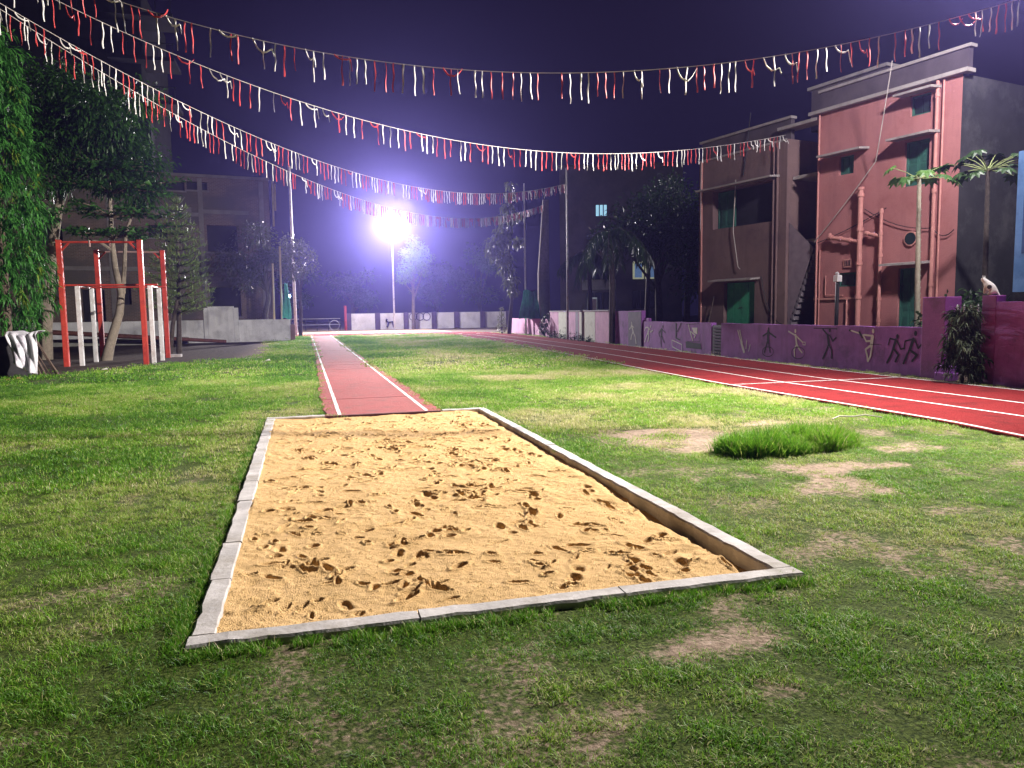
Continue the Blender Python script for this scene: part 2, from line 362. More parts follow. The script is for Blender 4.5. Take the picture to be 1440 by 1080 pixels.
# ------------------------------------------------------------------ runway and running track
rubber = mat('red_rubber', (.27, .042, .038), (.40, .08, .068), scale=60, rough=.82, bump=.7, bscale=420, detail=9, contrast=(.3, .7), spec=.3, stain=(.21, .06, .05), stain_scale=2.6)
trackm = mat('track_rubber', (.16, .016, .018), (.25, .028, .030), scale=50, rough=.95, bump=.8, bscale=300, detail=9, contrast=(.3, .7), spec=.04, stain=(.115, .018, .019), stain_scale=1.6)
linem = mat('line_paint', (.60, .57, .56), (.78, .75, .74), scale=9, rough=.8, stain=(.46, .27, .25), stain_scale=7)
def build_runway():
    root = empty('long_jump_runway', (1.13, 34, 0), 'narrow red rubber long jump runway with white side lines', 'runway', kind='structure')
    cuts = [11.86, 14.1, 21.7, 23.7, 25.0, 33.0, 44.0, 57.0]
    for a, b in zip(cuts, cuts[1:]):
        m = MB(); n = max(3, int((b-a)/.25)); g = .02
        L_, R_ = [], []
        for k in range(n+1):
            y = a+g+(b-a-2*g)*k/n; fade = .10*max(0, min(1, (y-15)/12))
            L_.append((RUN[0]+fade+rng.normal()*.018, y)); R_.append((RUN[1]-fade-rng.normal()*.018, y))
        for k in range(n):
            m.hexa([(*L_[k], -.02), (*R_[k], -.02), (*R_[k+1], -.02), (*L_[k+1], -.02), (*L_[k], .022), (*R_[k], .022), (*R_[k+1], .022), (*L_[k+1], .022)])
        m.build('rubber_mat', rubber, root)
    for x in (.435, 1.765):
        m = MB(); ys = np.linspace(11.88, 57, 120)
        for a, b in zip(ys, ys[1:]):
            j = rng.normal(size=4)*.003
            m.poly([(x+j[0], a, .026), (x+.055+j[1], a, .026), (x+.055+j[2], b, .026), (x+j[3], b, .026)])
        m.build('side_line', linem, root)
build_runway()

def build_track():
    root = empty('running_track', (10.5, 28, 0), 'red rubber running track with white lane lines beside the painted wall', 'running track', kind='structure')
    ys = np.r_[np.arange(1, 30, .4), np.arange(30, 54, 1.0)]
    # the far bend turns left behind the lawn
    path = [(trk_shift(y), y) for y in ys]
    cl = [(10.1+s, y) for s, y in path]
    for k in range(1, 15):
        a = R(k*6.4); cl.append((10.1+1.5-6.2+6.2*math.cos(a), 53.0+6.2*math.sin(a)))
    for k in range(1, 12): cl.append((cl[-1][0]-1.2, cl[-1][1]))
    C = np.array(cl); T = np.gradient(C, axis=0); T /= np.linalg.norm(T, axis=1)[:, None]; Nn = np.stack([T[:, 1], -T[:, 0]], 1)
    def strip(o0, o1, z, name, material, par, i0=0, i1=None, skirt=False):
        A = C+Nn*o0; B = C+Nn*o1; i1 = i1 or len(C); m = MB()
        for k in range(i0, i1-1):
            if skirt: m.hexa([(*A[k], -.03), (*B[k], -.03), (*B[k+1], -.03), (*A[k+1], -.03), (*A[k], z), (*B[k], z), (*B[k+1], z), (*A[k+1], z)])
            else: m.poly([(*A[k], z), (*B[k], z), (*B[k+1], z), (*A[k+1], z)])
        return m.build(name, material, par)
    strip(-2.05, 2.1, .035, 'track_surface', trackm, root, skirt=True)
    for o in (-2.0, -.77, .47, 2.0): strip(o, o+.055, .0395, 'lane_line', linem, root)
    m = MB(); m.poly([(8.12, 13.50, .0415), (12.1, 13.50, .0415), (12.1, 13.555, .0415), (8.12, 13.555, .0415)]); m.build('cross_line', linem, root)
    m = MB(); m.poly([(9.27, 7.60, .0415), (9.45, 7.60, .0415), (9.45, 8.0, .0415), (9.27, 8.0, .0415)]); m.build('lane_mark', linem, root)
build_track()
# ------------------------------------------------------------------ floodlights
galv = mat('galvanised_steel', (.42, .42, .44), (.55, .55, .57), scale=12, rough=.45, metal=.3, stain=(.30, .27, .25), stain_scale=3)
white_pole = mat('pole_paint', (.55, .54, .55), (.68, .67, .68), scale=8, rough=.5, stain=(.34, .29, .26), stain_scale=2.5)
lens = mat('lamp_lens', (.9, .9, .9), emit=((1.0, .96, .98), 60.0)); lens.cycles.emission_sampling = 'NONE'
housing = mat('lamp_housing', (.06, .06, .065), rough=.5)
def spot(name, loc, to, power, size, blend, color, parent, radius=.12):
    l = bpy.data.lights.new(name, 'SPOT'); l.energy = power; l.spot_size = R(size); l.spot_blend = blend; l.color = color; l.shadow_soft_size = radius
    o = bpy.data.objects.new(name, l); COL.objects.link(o)
    d = Vector(to)-Vector(loc); o.rotation_euler = d.to_track_quat('-Z', 'Y').to_euler()
    p = WORG[parent.name]; o.parent = parent; o.location = Vector(loc)-p
def head(root, loc, to):
    loc = Vector(loc); d = (Vector(to)-loc).normalized(); s = d.cross(Vector((0, 0, 1))).normalized(); u = s.cross(d)
    m = MB(); P = lambda a, b, c: loc+s*a+u*b+d*c
    m.hexa([P(-.22, -.16, -.18), P(.22, -.16, -.18), P(.22, .16, -.18), P(-.22, .16, -.18), P(-.30, -.22, 0), P(.30, -.22, 0), P(.30, .22, 0), P(-.30, .22, 0)])
    h = m.build('lamp_head', housing, root)
    m = MB(); m.poly([P(-.27, -.19, .006), P(.27, -.19, .006), P(.27, .19, .006), P(-.27, .19, .006)]); m.build('lamp_lens', lens, h)
    return loc+d*.12
def floodlight(x, y, h, aims, label):
    root = empty('floodlight_pole', (x, y, 0), label, 'floodlight', 'floodlights round the field')
    m = MB(); m.tube([(x, y, 0), (x, y, h*.5), (x, y, h)], [.085, .07, .05], 12); m.build('pole', white_pole, root, True)
    m = MB(); m.box(x-.16, x+.16, y-.16, y+.16, 0, .03); m.build('base_plate', galv, root)
    lo = Vector((x, y, h-.1)); dirs = [(Vector(a[0])-lo) for a in aims]
    m = MB(); m.bar((x-.55, y, h-.12), (x+.55, y, h-.12), .06); m.build('crossarm', galv, root)
    n = len(aims)
    for k, (to, power, size, blend, color) in enumerate(aims):
        d = dirs[k]; d.z = 0; d.normalize(); off = (-.38+.76*k/(n-1)) if n > 1 else 0
        p = head(root, (x+off+d.x*.16, y+d.y*.22, h-.12), to)
        if power: spot('lamp_light', p, to, power, size, blend, color, root)
    return root
WARM = (1.0, .93, .84)
floodlight(*POLE_NEAR, 9.3, [((0.5, 10.5, 0), P_FIELD, 108, 1.0, WARM), ((-6.5, 31, 2.5), P_LAWN, 64, .7, WARM), ((15.6, 20, 2.0), P_FACADE, 70, .6, (1.0, .92, .88))], 'tall white floodlight pole behind the plain purple wall near the gate')
nf = [o for o in COL.objects if o.name.startswith('floodlight_pole')][0]
l = bpy.data.lights.new('lamp_light', 'POINT'); l.energy = 5000; l.color = (1.0, .95, .98); l.shadow_soft_size = .25
o = bpy.data.objects.new('lamp_light', l); COL.objects.link(o); o.parent = nf; o.location = (-.1, .45, 9.4)
fr_ = floodlight(*POLE_FAR, 9.5, [((3, 52, 0), 0, 0, 0, 0), ((10, 50, 0), 0, 0, 0, 0)], 'far floodlight pole glowing white in front of the panelled wall')
spot('lamp_light', (POLE_FAR[0], POLE_FAR[1]-.55, 9.3), (4, 46, 0), P_FAR, 150, .8, (1.0, .95, .98), fr_, .3)
l = bpy.data.lights.new('lamp_light', 'POINT'); l.energy = 9000; l.color = (1.0, .95, .98); l.shadow_soft_size = .3
o = bpy.data.objects.new('lamp_light', l); COL.objects.link(o); o.parent = fr_; o.location = (0, -.55, 9.25)

# ------------------------------------------------------------------ the painted wall beside the track
purple = mat('purple_paint', (.31, .11, .42), (.42, .16, .54), scale=2.2, rough=.85, bump=.35, bscale=40, stain=(.19, .08, .25), stain_scale=1.6, streak=(.16, .07, .19))
pinkp = mat('pink_paint', (.48, .22, .38), (.58, .30, .46), scale=2.0, rough=.85, bump=.3, bscale=40, stain=(.30, .17, .25), stain_scale=1.5)
magenta = mat('magenta_paint', (.26, .06, .27), (.34, .085, .34), scale=3, rough=.7, bump=.3, bscale=40, stain=(.2, .05, .18), stain_scale=2)
cream = mat('pale_green_paint', (.50, .52, .42), (.62, .64, .53), scale=2, rough=.85, stain=(.36, .36, .28), stain_scale=2)
ink = mat('dark_mural_paint', (.012, .008, .02), (.022, .016, .035), scale=6, rough=.85)
chalk = mat('white_mural_paint', (.72, .72, .67), (.82, .82, .77), scale=6, rough=.85)
MUR_A=[('white', 0.05, [(7.412, 0.851), (7.236, 0.513)]), ('white', 0.05, [(7.302, 0.853), (7.16, 0.493)]), ('white', 0.1, [(7.21, 0.491), (7.054, 0.216)]), ('white', 0.036, [(6.908, 0.569), (6.942, 0.32)]), ('white', 0.027, [(6.719, 0.441), (6.794, 0.246)]), ('dark', 0.06, [(5.781, 0.952), (5.78, 0.918)]), ('dark', 0.051, [(5.777, 0.841), (6.05, 0.727)]), ('dark', 0.051, [(5.777, 0.841), (5.425, 0.701)]), ('dark', 0.111, [(5.793, 0.866), (5.799, 0.562)]), ('dark', 0.047, [(5.836, 0.561), (5.962, 0.254)]), ('dark', 0.047, [(5.77, 0.563), (5.687, 0.267)]), ('ring', 0.021, [(5.513, 0.288), (5.539, 0.225), (5.614, 0.173), (5.725, 0.14), (5.85, 0.133), (5.964, 0.155), (6.045, 0.2), (6.075, 0.261), (6.049, 0.325), (5.97, 0.378), (5.857, 0.41), (5.732, 0.415), (5.62, 0.393), (5.542, 0.347)]), ('white', 0.077, [(4.518, 0.917), (4.517, 0.885)]), ('white', 0.045, [(4.534, 0.788), (4.818, 0.883)]), ('white', 0.073, [(4.508, 0.788), (4.447, 0.527)]), ('white', 0.044, [(4.481, 0.769), (4.19, 0.605)]), ('boxW', 0.02, [(4.177, 0.613), (4.075, 0.609), (4.073, 0.534), (4.175, 0.538)]), ('white', 0.048, [(4.46, 0.527), (4.554, 0.381), (4.529, 0.211)]), ('white', 0.048, [(4.427, 0.528), (4.325, 0.411), (4.206, 0.325)]), ('ring', 0.02, [(4.085, 0.322), (4.111, 0.252), (4.189, 0.192), (4.304, 0.155), (4.434, 0.148), (4.554, 0.172), (4.639, 0.225), (4.671, 0.294), (4.644, 0.366), (4.562, 0.427), (4.445, 0.463), (4.314, 0.468), (4.197, 0.442), (4.115, 0.39)]), ('dark', 0.023, [(3.727, 0.992), (2.809, 0.989)]), ('dark', 0.072, [(3.086, 0.957), (3.085, 0.935)]), ('dark', 0.049, [(3.173, 0.83), (3.354, 0.964)]), ('dark', 0.091, [(3.161, 0.816), (3.106, 0.578)]), ('dark', 0.042, [(3.087, 0.825), (2.967, 0.678), (2.84, 0.764)]), ('dark', 0.053, [(3.124, 0.578), (3.216, 0.402), (3.339, 0.212)]), ('dark', 0.049, [(3.095, 0.579), (2.998, 0.45), (2.99, 0.243)]), ('white', 0.077, [(1.535, 0.977), (1.533, 0.942)]), ('dark', 0.051, [(2.354, 0.964), (2.29, 0.951)]), ('white', 0.036, [(2.29, 0.958), (1.999, 0.896)]), ('dark', 0.057, [(2.001, 0.925), (1.893, 0.803)]), ('white', 0.045, [(1.544, 0.847), (1.845, 0.864)]), ('white', 0.045, [(1.564, 0.731), (1.753, 0.711), (1.87, 0.857)]), ('white', 0.098, [(1.553, 0.83), (1.584, 0.611)]), ('dark', 0.014, [(1.71, 0.649), (1.245, 0.649)]), ('white', 0.053, [(1.633, 0.599), (1.77, 0.515), (1.708, 0.366), (1.683, 0.243)]), ('white', 0.053, [(1.559, 0.602), (1.599, 0.372), (1.673, 0.244)]), ('dark', 0.08, [(0.758, 0.869), (0.757, 0.842)]), ('dark', 0.074, [(0.799, 0.777), (0.868, 0.579)]), ('dark', 0.037, [(0.845, 0.782), (0.984, 0.805), (1.033, 0.657)]), ('dark', 0.037, [(0.762, 0.751), (0.642, 0.572), (0.532, 0.6)]), ('dark', 0.054, [(0.868, 0.579), (0.953, 0.405), (1.053, 0.246)]), ('dark', 0.054, [(0.845, 0.563), (0.703, 0.435), (0.796, 0.285)]), ('dark', 0.088, [(0.223, 0.951), (0.221, 0.922)]), ('dark', 0.078, [(0.28, 0.806), (0.369, 0.584)]), ('dark', 0.039, [(0.314, 0.805), (0.517, 0.759), (0.542, 0.626)]), ('dark', 0.039, [(0.236, 0.785), (0.135, 0.61), (0.023, 0.718)]), ('dark', 0.056, [(0.378, 0.583), (0.458, 0.431), (0.548, 0.26)]), ('dark', 0.056, [(0.333, 0.542), (0.166, 0.462), (0.293, 0.325)])]
MUR_B=[('white', 0.07, [(5.237, 0.879), (5.237, 0.852)]), ('white', 0.095, [(5.439, 0.793), (5.54, 0.586)]), ('white', 0.047, [(5.52, 0.824), (5.767, 0.827), (5.871, 0.698)]), ('white', 0.047, [(5.357, 0.767), (5.256, 0.64), (5.057, 0.715)]), ('white', 0.059, [(5.56, 0.585), (5.693, 0.455), (5.869, 0.237)]), ('white', 0.059, [(5.499, 0.587), (5.437, 0.431), (5.538, 0.269)]), ('dark', 0.068, [(4.078, 0.901), (4.078, 0.871)]), ('dark', 0.091, [(4.189, 0.79), (4.215, 0.512)]), ('dark', 0.042, [(4.245, 0.777), (4.452, 0.613), (4.375, 0.5)]), ('dark', 0.042, [(4.123, 0.772), (3.845, 0.665)]), ('dark', 0.049, [(4.243, 0.504), (4.26, 0.313), (4.211, 0.117)]), ('dark', 0.049, [(4.149, 0.507), (4.073, 0.395), (3.933, 0.28)]), ('dark', 0.094, [(2.873, 0.996), (2.867, 0.507)]), ('dark', 0.05, [(2.451, 1.019), (2.759, 0.72)]), ('dark', 0.058, [(2.867, 0.489), (2.568, 0.426)]), ('boxW', 0.033, [(3.222, 0.397), (2.366, 0.265), (2.387, 0.01), (3.193, 0.152)]), ('white', 0.052, [(1.839, 0.992), (1.676, 0.716)]), ('white', 0.052, [(1.676, 0.716), (1.476, 0.445)]), ('white', 0.045, [(1.638, 0.745), (1.27, 0.623), (1.361, 0.545)]), ('fillW', 0.0, [(1.561, 0.885), (1.123, 0.893), (1.119, 0.661), (1.403, 0.705)]), ('fillK', 0.0, [(2.055, 0.383), (0.873, 0.357), (0.81, 0.163), (2.012, 0.162)]), ('boxK', 0.014, [(2.024, 0.989), (0.99, 1.037), (0.941, 0.412), (2.015, 0.391)])]
def mural(fr, strokes, root, counts, n=.003):
    """one mesh per painted figure and paint; every stroke lies a hair above the last"""
    i = 0
    for cnt in counts:
        G = {}; nn = n
        for c, wd, pts in strokes[i:i+cnt]:
            m = G.setdefault('white' if c in ('white', 'boxW', 'fillW') else 'dark', MB())
            if c.startswith('fill'): nn += .00006; m.poly([fr(t, nn, z) for t, z in pts]); continue
            closed = c in ('ring', 'boxW', 'boxK'); P = [Vector((t, z)) for t, z in pts]
            if closed: P = P+[P[0]]
            r = wd/2
            for a, b in zip(P, P[1:]):
                d = (b-a); d = d.normalized() if d.length > 1e-6 else Vector((0, 1)); q = Vector((-d.y, d.x))*r
                pl = [a+q*math.cos(math.pi*j/6)-d*r*math.sin(math.pi*j/6) for j in range(7)]+[b-q*math.cos(math.pi*j/6)+d*r*math.sin(math.pi*j/6) for j in range(7)]
                nn += .00006; m.poly([fr(p.x, nn, p.y) for p in pl])
        for k, m in G.items(): m.build('painted_figure', chalk if k == 'white' else ink, root)
        i += cnt
def wall_fr(P, Q):
    P, Q = Vector(P), Vector(Q); D = (Q-P).normalized(); return Fr(P, D, (-D.y, D.x)), (Q-P).length
def wall_run(P, Q, z, material, name, label, cat='wall', th=.18, bow=0.012, top=None):
    fr, L = wall_fr(P, Q); mid = (Vector(P)+Vector(Q))/2
    root = empty(name, (mid.x, mid.y, 0), label, cat, 'boundary walls')
    n = max(2, int(L/.5)); m = MB()
    hz = [z+math.sin(k*1.7)*.004+random.uniform(-.006, .006) for k in range(n+1)]
    for k in range(n):
        a, b = L*k/n, L*(k+1)/n
        m.hexa([fr(a, 0, -.1), fr(b, 0, -.1), fr(b, -th, -.1), fr(a, -th, -.1), fr(a, 0, hz[k]), fr(b, 0, hz[k+1]), fr(b, -th, hz[k+1]), fr(a, -th, hz[k])])
    m.build('wall_body', material, root)
    return root, fr, L
rA, frA, LA = wall_run((12.95, 13.8), (12.95, 22.2), 1.07, purple, 'mural_wall', 'long low purple wall painted with sports figures before the pink house')
mural(frA, MUR_A, rA, (5, 7, 8, 7, 10, 6, 6))
rB, frB, LB = wall_run((13.05, 23.0), (13.327, 28.95), 1.07, purple, 'mural_wall', 'short low purple wall with runners and a gymnast beside the dark trees')
m = MB(); m.fbox(frB, LB-.55, LB-.02, -.15, -.03, 1.05, 1.2); m.build('raised_end', purple, rB, bevel=.04)
frB2, _ = wall_fr((13.05, 22.9), (13.3, 28.3)); mural(frB2, MUR_B, rB, (6, 6, 4, 6), n=.011)
rC, frC, LC = wall_run((13.30, 29.05), (13.32, 31.85), 1.5, purple, 'mural_wall', 'tall purple wall piece with one striding figure beside the palm')
mural(frC, [('white', .06, [(1.0, 1.02), (.95, .93)]), ('white', .10, [(.98, .88), (.82, .62)]), ('white', .05, [(1.0, .86), (1.2, .72)]), ('white', .05, [(.9, .86), (.75, .8)]), ('white', .06, [(.85, .6), (1.0, .45), (1.05, .3)]), ('white', .06, [(.82, .6), (.6, .42), (.52, .14)])], rC, (6,), n=.008)
m = MB(); m.poly([frC(.02, .005, 0), frC(1.35, .005, 0), frC(1.35, .005, 1.45), frC(.02, .005, 1.45)]); m.build('grey_stripe', mat('grey_purple', (.10, .08, .13), (.16, .12, .2), scale=3), rC)
rD, frD, LD = wall_run((13.36, 32.7), (13.95, 43.2), 1.5, pinkp, 'striped_wall', 'tall pale pink wall with pale green upright stripes behind the flagpole')
for a, b, mm in ((2.0, 4.6, cream), (4.75, 5.3, mat('grey_purple', (.1, .08, .13))), (7.0, 8.6, cream)):
    m = MB(); m.poly([frD(a, .006, .02), frD(b, .006, .02), frD(b, .006, 1.47), frD(a, .006, 1.47)]); m.build('painted_stripe', mm, rD)
m = MB(); m.fbox(frD, -.05, LD+.05, -.22, .035, 1.497, 1.54); m.build('coping', mat('coping_cement', (.4, .37, .4)), rD)
rE, frE, LE = wall_run((14.02, 43.4), (14.3, 53.5), 1.06, pinkp, 'low_wall', 'low pale pink wall under the green shade cloth')

# gate pillars, gate, right hand wall
def pillar(x0, x1, y0, y1, z, material, label):
    m = MB(); m.box(x0, x1, y0, y1, -.1, z); o = m.build('gate_pillar', material, None, bevel=.012)
    return tag(o, label, 'pillar', 'gate pillars')
pillar(12.86, 13.28, 13.15, 13.76, 1.72, magenta, 'magenta gate pillar at the end of the mural wall')
pillar(12.72, 12.96, 11.80, 12.12, 1.72, magenta, 'magenta gate pillar with the cat sitting on it')
m = MB(); m.box(12.62, 12.86, 12.75, 13.13, 0, .16); m.box(12.66, 12.86, 12.8, 13.13, .16, .3); tag(m.build('gate_step', purple, None, bevel=.01), 'small purple masonry step at the foot of the gate pillar', 'step')
gr = empty('metal_gate', (13.05, 12.6, 0), 'dark narrow metal gate with white spikes between the magenta pillars', 'gate')
gm = mat('gate_metal', (.03, .03, .035), rough=.5); spk = mat('spike_paint', (.7, .7, .7))
m = MB(); m.box(13.03, 13.06, 12.14, 13.12, .15, 1.38); m.build('gate_leaf', gm, gr)
for z in (1.38, .7, .2): m = MB(); m.bar((13.0, 12.14, z), (13.0, 13.12, z), .04); m.build('gate_rail', gm, gr)
for k in range(5):
    y = 12.3+k*.17; m = MB(); m.tube([(13.0, y, 1.4), (13.0, y, 1.52), (13.0, y, 1.56)], [.022, .02, .004], 6); m.build('spike', spk, gr)
m = MB(); m.tube([(12.97, 13.08, .2), (12.97, 13.08, 1.35)], .018, 6); m.build('gate_pipe', mat('rusty_pipe', (.25, .16, .1)), gr)
rF, frF, LF = wall_run((12.60, 6.0), (12.71, 11.78), 1.6, purple, 'purple_wall', 'plain tall purple wall on the far side of the gate from the murals')
for k in range(26):
    a, z, d = random.uniform(2, 5.4), random.uniform(.25, 1.45), random.uniform(.08, .35)
    m = MB(); m.bar(frF(a, .002, z), frF(a+d, .002, z+random.uniform(-.01, .01)), .008, .012); m.build('plaster_ridge', purple, rF)
m = MB(); m.box(13.05, 13.35, 22.28, 22.92, 0, 1.0); o = m.build('side_gate', gm); tag(o, 'narrow dark slatted gate between the two mural walls', 'gate')
for k in range(9):
    m = MB(); m.box(13.03, 13.05, 22.32, 22.88, .08+k*.1, .13+k*.1); m.build('slat', mat('slat_paint', (.12, .08, .14)), o)

# far panelled wall
fw = empty('panelled_wall', (11, 74, 0), 'far white panelled wall with dark posts behind the far floodlight', 'wall', 'boundary walls')
far_white = mat('far_white', (.52, .50, .50), (.64, .62, .62), scale=1.2, rough=.9, stain=(.38, .35, .36), stain_scale=.8)
post_m = mat('dark_post', (.06, .04, .07), (.09, .06, .1), scale=2)
px = [4.0, 6.7, 9.4, 12.1, 14.3, 16.9, 19.5]
for k, (a, b) in enumerate(zip(px, px[1:])):
    m = MB(); m.box(a+.28, b-.22 if k < 5 else b, 74.0, 74.15, -.1, 1.55); p = m.build('wall_panel', far_white, fw)
    if k == 1:
        mm = MB()
        for q in [[(7.6, .2), (7.75, .65), (7.5, .85)], [(7.75, .65), (8.1, .75), (8.25, .2)], [(7.5, .85), (7.62, 1.0)]]: mm.tube([(u, 73.985, v) for u, v in q], .09, 6)
        mm.build('painted_figure', ink, p)
    if k == 2:
        for cx in (10.1, 10.75, 11.4):
            mm = MB(); mm.tube([(cx+.36*math.cos(t*math.pi/9), 73.985, 1.18+.36*math.sin(t*math.pi/9)) for t in range(19)], .035, 5); mm.build('painted_ring', ink, p)
for a in px:
    m = MB(); m.box(a-.2, a+.26, 73.9, 74.2, -.1, 1.6); m.build('wall_post', post_m, fw)
m = MB(); m.tube([(3.7, 73.2, 0), (3.7, 73.2, 2.3)], .12, 8); tag(m.build('marker_post', mat('red_post_paint', (.45, .06, .07)), None, True), 'stout red post at the end of the far panelled wall', 'post')
fe = empty('rail_fence', (0.5, 75, 0), 'low dark pipe rail fence beyond the end of the runway', 'fence')
for k in range(6):
    x = -2+k*1.05; m = MB(); m.tube([(x, 75, 0), (x, 75, 1.15)], .04, 6); m.build('fence_post', gm, fe)
for z in (.55, 1.12):
    m = MB(); m.tube([(-2.05, 74.95, z), (3.3, 74.95, z)], .03, 6); m.build('fence_rail', galv, fe)
m = MB(); pts = [(2.7+.45*math.cos(t*math.pi/10), 73.6, .5+.45*math.sin(t*math.pi/10)) for t in range(21)]
m.tube(pts, .035, 6); tag(m.build('hoop', galv, None, True), 'thin metal hoop leaning by the red post', 'hoop')

# ------------------------------------------------------------------ left: white wall, beam, exercise frame, heap
whitewash = mat('whitewash', (.66, .66, .68), (.80, .80, .81), scale=1.3, rough=.9, bump=.3, bscale=18, stain=(.46, .46, .47), stain_scale=.9, streak=(.40, .40, .40))
wl = empty('white_wall', (-7, 47.3, 0), 'low whitewashed wall with a stepped middle before the brick building', 'wall', 'boundary walls')
for a, b, z in ((-15.5, -5.56, 1.3), (-5.54, -5.32, 2.0), (-5.31, -3.92, 2.07), (-3.91, -3.68, 2.0), (-3.67, -.83, 1.28)):
    m = MB(); y0 = 47.2 if z < 1.5 else 47.12
    n = max(1, int((b-a)/.8))
    for k in range(n):
        u, v = a+(b-a)*k/n, a+(b-a)*(k+1)/n; m.box(u, v, y0, 47.45, -.1, z+random.uniform(-.015, .015))
    m.build('wall_section', whitewash, wl)
m = MB(); m.box(-.81, -.55, 47.1, 47.5, -.1, .95); m.build('end_block', mat('brown_block', (.25, .15, .12)), wl)
m = MB(); m.box(-15.5, -6.4, 46.6, 47.19, -.05, .38); tag(m.build('plinth', mat('plinth_cement', (.35, .35, .32), (.45, .45, .4)), None, bevel=.03), 'pale cement plinth along the foot of the white wall', 'plinth')
m = MB(); m.tube([(-14.5, 44.8, .92), (-12.6, 45, .80), (-8.2, 45.6, .42), (-4.3, 46.2, .09)], [.13, .13, .12, .09], 10); tag(m.build('fallen_beam', mat('rust_beam', (.12, .045, .035), (.2, .08, .06), scale=6, rough=.7), None, True), 'long rusty red beam slanting along the white wall', 'beam')

red = mat('red_enamel', (.50, .045, .03), (.60, .07, .045), scale=7, rough=.45, spec=.5, stain=(.33, .04, .03), stain_scale=3)
whitep = mat('white_enamel', (.66, .65, .66), (.76, .75, .76), scale=7, rough=.5, stain=(.5, .45, .43), stain_scale=3)
steel = mat('bar_steel', (.50, .30, .28), (.6, .42, .4), scale=10, rough=.35, metal=.5)
fx = empty('exercise_frame', (-6.2, 29.3, 0), 'tall red pull-up frame with white parallel bar posts on bare earth', 'exercise frame')
for x, y in ((-7.38, 27.4), (-5.0, 27.15), (-7.2, 31.2), (-5.0, 31.3)):
    m = MB(); m.bar((x, y, -.1), (x, y, 4.0), .155); m.build('red_post', red, fx, bevel=.012)
for y0, y1 in ((27.4, 27.15), (31.2, 31.3)):
    x0 = -7.38 if y0 < 30 else -7.2
    m = MB(); m.tube([(x0, y0, 3.93), (-5.0, y1, 3.93)], .035, 8); bar_ = m.build('pull_up_bar', red if y0 < 30 else steel, fx, True)
    for xx, s in ((x0, 1), (-5.0, -1)):
        m = MB(); m.bar((xx+.05*s, (y0+y1)/2+ (y0-y1)*.5*s*1.0, 3.65), (xx+.3*s, (y0+y1)/2+(y0-y1)*.4*s, 3.92), .05); m.build('gusset', red, fx)
    if y0 < 30:
        for f in (.38, .62):
            m = MB(); xx = x0+(-5-x0)*f; m.tube([(xx, 27.29, 3.99), (xx, 27.29, 3.78)], .03, 6); m.build('ring_hook', steel, bar_)
for (xa, ya), (xb, yb) in (((-7.0, 27.65), (-4.83, 27.5)), ((-7.1, 29.8), (-4.9, 29.5))):
    for x, y in ((xa, ya), (xb, yb)):
        m = MB(); m.bar((x, y, -.1), (x, y, 2.56), .13); m.build('white_post', whitep, fx, bevel=.01)
    m = MB(); m.tube([(xa-.35, ya+.02, 2.59), (xb+.25, yb-.02, 2.59)], .03, 8); m.build('parallel_bar', red, fx, True)
for a, b in (((-6.98, 27.6, 2.56), (-7.1, 29.85, 2.56)), ((-4.83, 27.5, 2.56), (-4.9, 29.5, 2.56))): m = MB(); m.tube([a, b], .02, 6); m.build('tie_rod', galv, fx)
m = MB(); m.box(-5.3, -4.6, 31.6, 32.0, -.02, .1); tag(m.build('concrete_block', mat('rim_concrete', (.4, .4, .4)), None, bevel=.02), 'pale concrete slab lying behind the red frame', 'slab')

# heap under a printed sheet
hm = mat('dark_junk', (.014, .013, .016), (.03, .028, .03), scale=4, rough=.9)
m = MB(); n = 18
V = []
for k in range(n):
    for j in range(9):
        a = 2*math.pi*k/n; r = [1, .97, .93, .88, .85, .8, .66, .4, .05][j]; z = [0, .12, .3, .5, .68, .84, .95, 1.0, 1.02][j]
        q = .85+.25*vnoise(np.array([k*1.3]), np.array([j*1.1]), 1.0, 2)[0]
        V.append((-8.35+1.25*r*q*math.cos(a), 23.2+.7*r*q*math.sin(a), z*1.12))
m.v = V
for k in range(n):
    for j in range(8): m.f.append([k*9+j, ((k+1) % n)*9+j, ((k+1) % n)*9+j+1, k*9+j+1])
tag(m.build('rubbish_heap', hm, None, True), 'dark heap of stored junk under the columnar tree', 'heap')
def sheet():
    nu, nv = 26, 34; P = []
    for j in range(nv):
        v = j/(nv-1)
        for i in range(nu):
            u = i/(nu-1)
            if v < .25: x = -7.42+.72*u+.05*math.sin(v*9); y = 23.15-.75*(v/.25); z = 1.18+.05*math.sin(u*7+v*5)-.04*v
            else:
                w_ = (v-.25)/.75
                x = -7.42+.30*w_*(1-.4*w_)+(.72-.20*w_)*u; y = 22.4-.12*w_+.07*math.sin(u*11+w_*2.5)*(.3+w_)+.035*math.sin(u*23-w_*7)
                z = 1.15-1.07*w_*(1-.30*(1-u)*(1-.2*u)) + .03*math.sin(u*9)
            P.append((x, y, z))
    i = np.arange(nu*nv).reshape(nv, nu); f = np.stack([i[:-1, :-1], i[:-1, 1:], i[1:, 1:], i[1:, :-1]], -1).reshape(-1, 4)
    sm = mat('printed_sheet', (.62, .60, .66), (.74, .73, .78), scale=3, rough=.45, stain=(.16, .13, .18), stain_scale=2.6)
    o = mesh_np('plastic_sheet', np.array(P), f, sm, None, True); s = o.modifiers.new('solid', 'SOLIDIFY'); s.thickness = .008
    tag(o, 'crumpled white printed plastic sheet hanging over the dark heap', 'sheet')
sheet()
for k in range(9):
    m = MB(); a = random.uniform(-7.05, -6.5); m.bar((a, 23.4+k*.03, .0), (a-random.uniform(.3, .6), 23.75, random.uniform(.9, 1.15)), .035, .02)
    tag(m.build('wooden_stick', mat('old_wood', (.08, .055, .045), (.13, .09, .07), scale=8)), 'old wooden stick leaning on the junk heap behind the sheet', 'stick', 'sticks leaning on the heap')
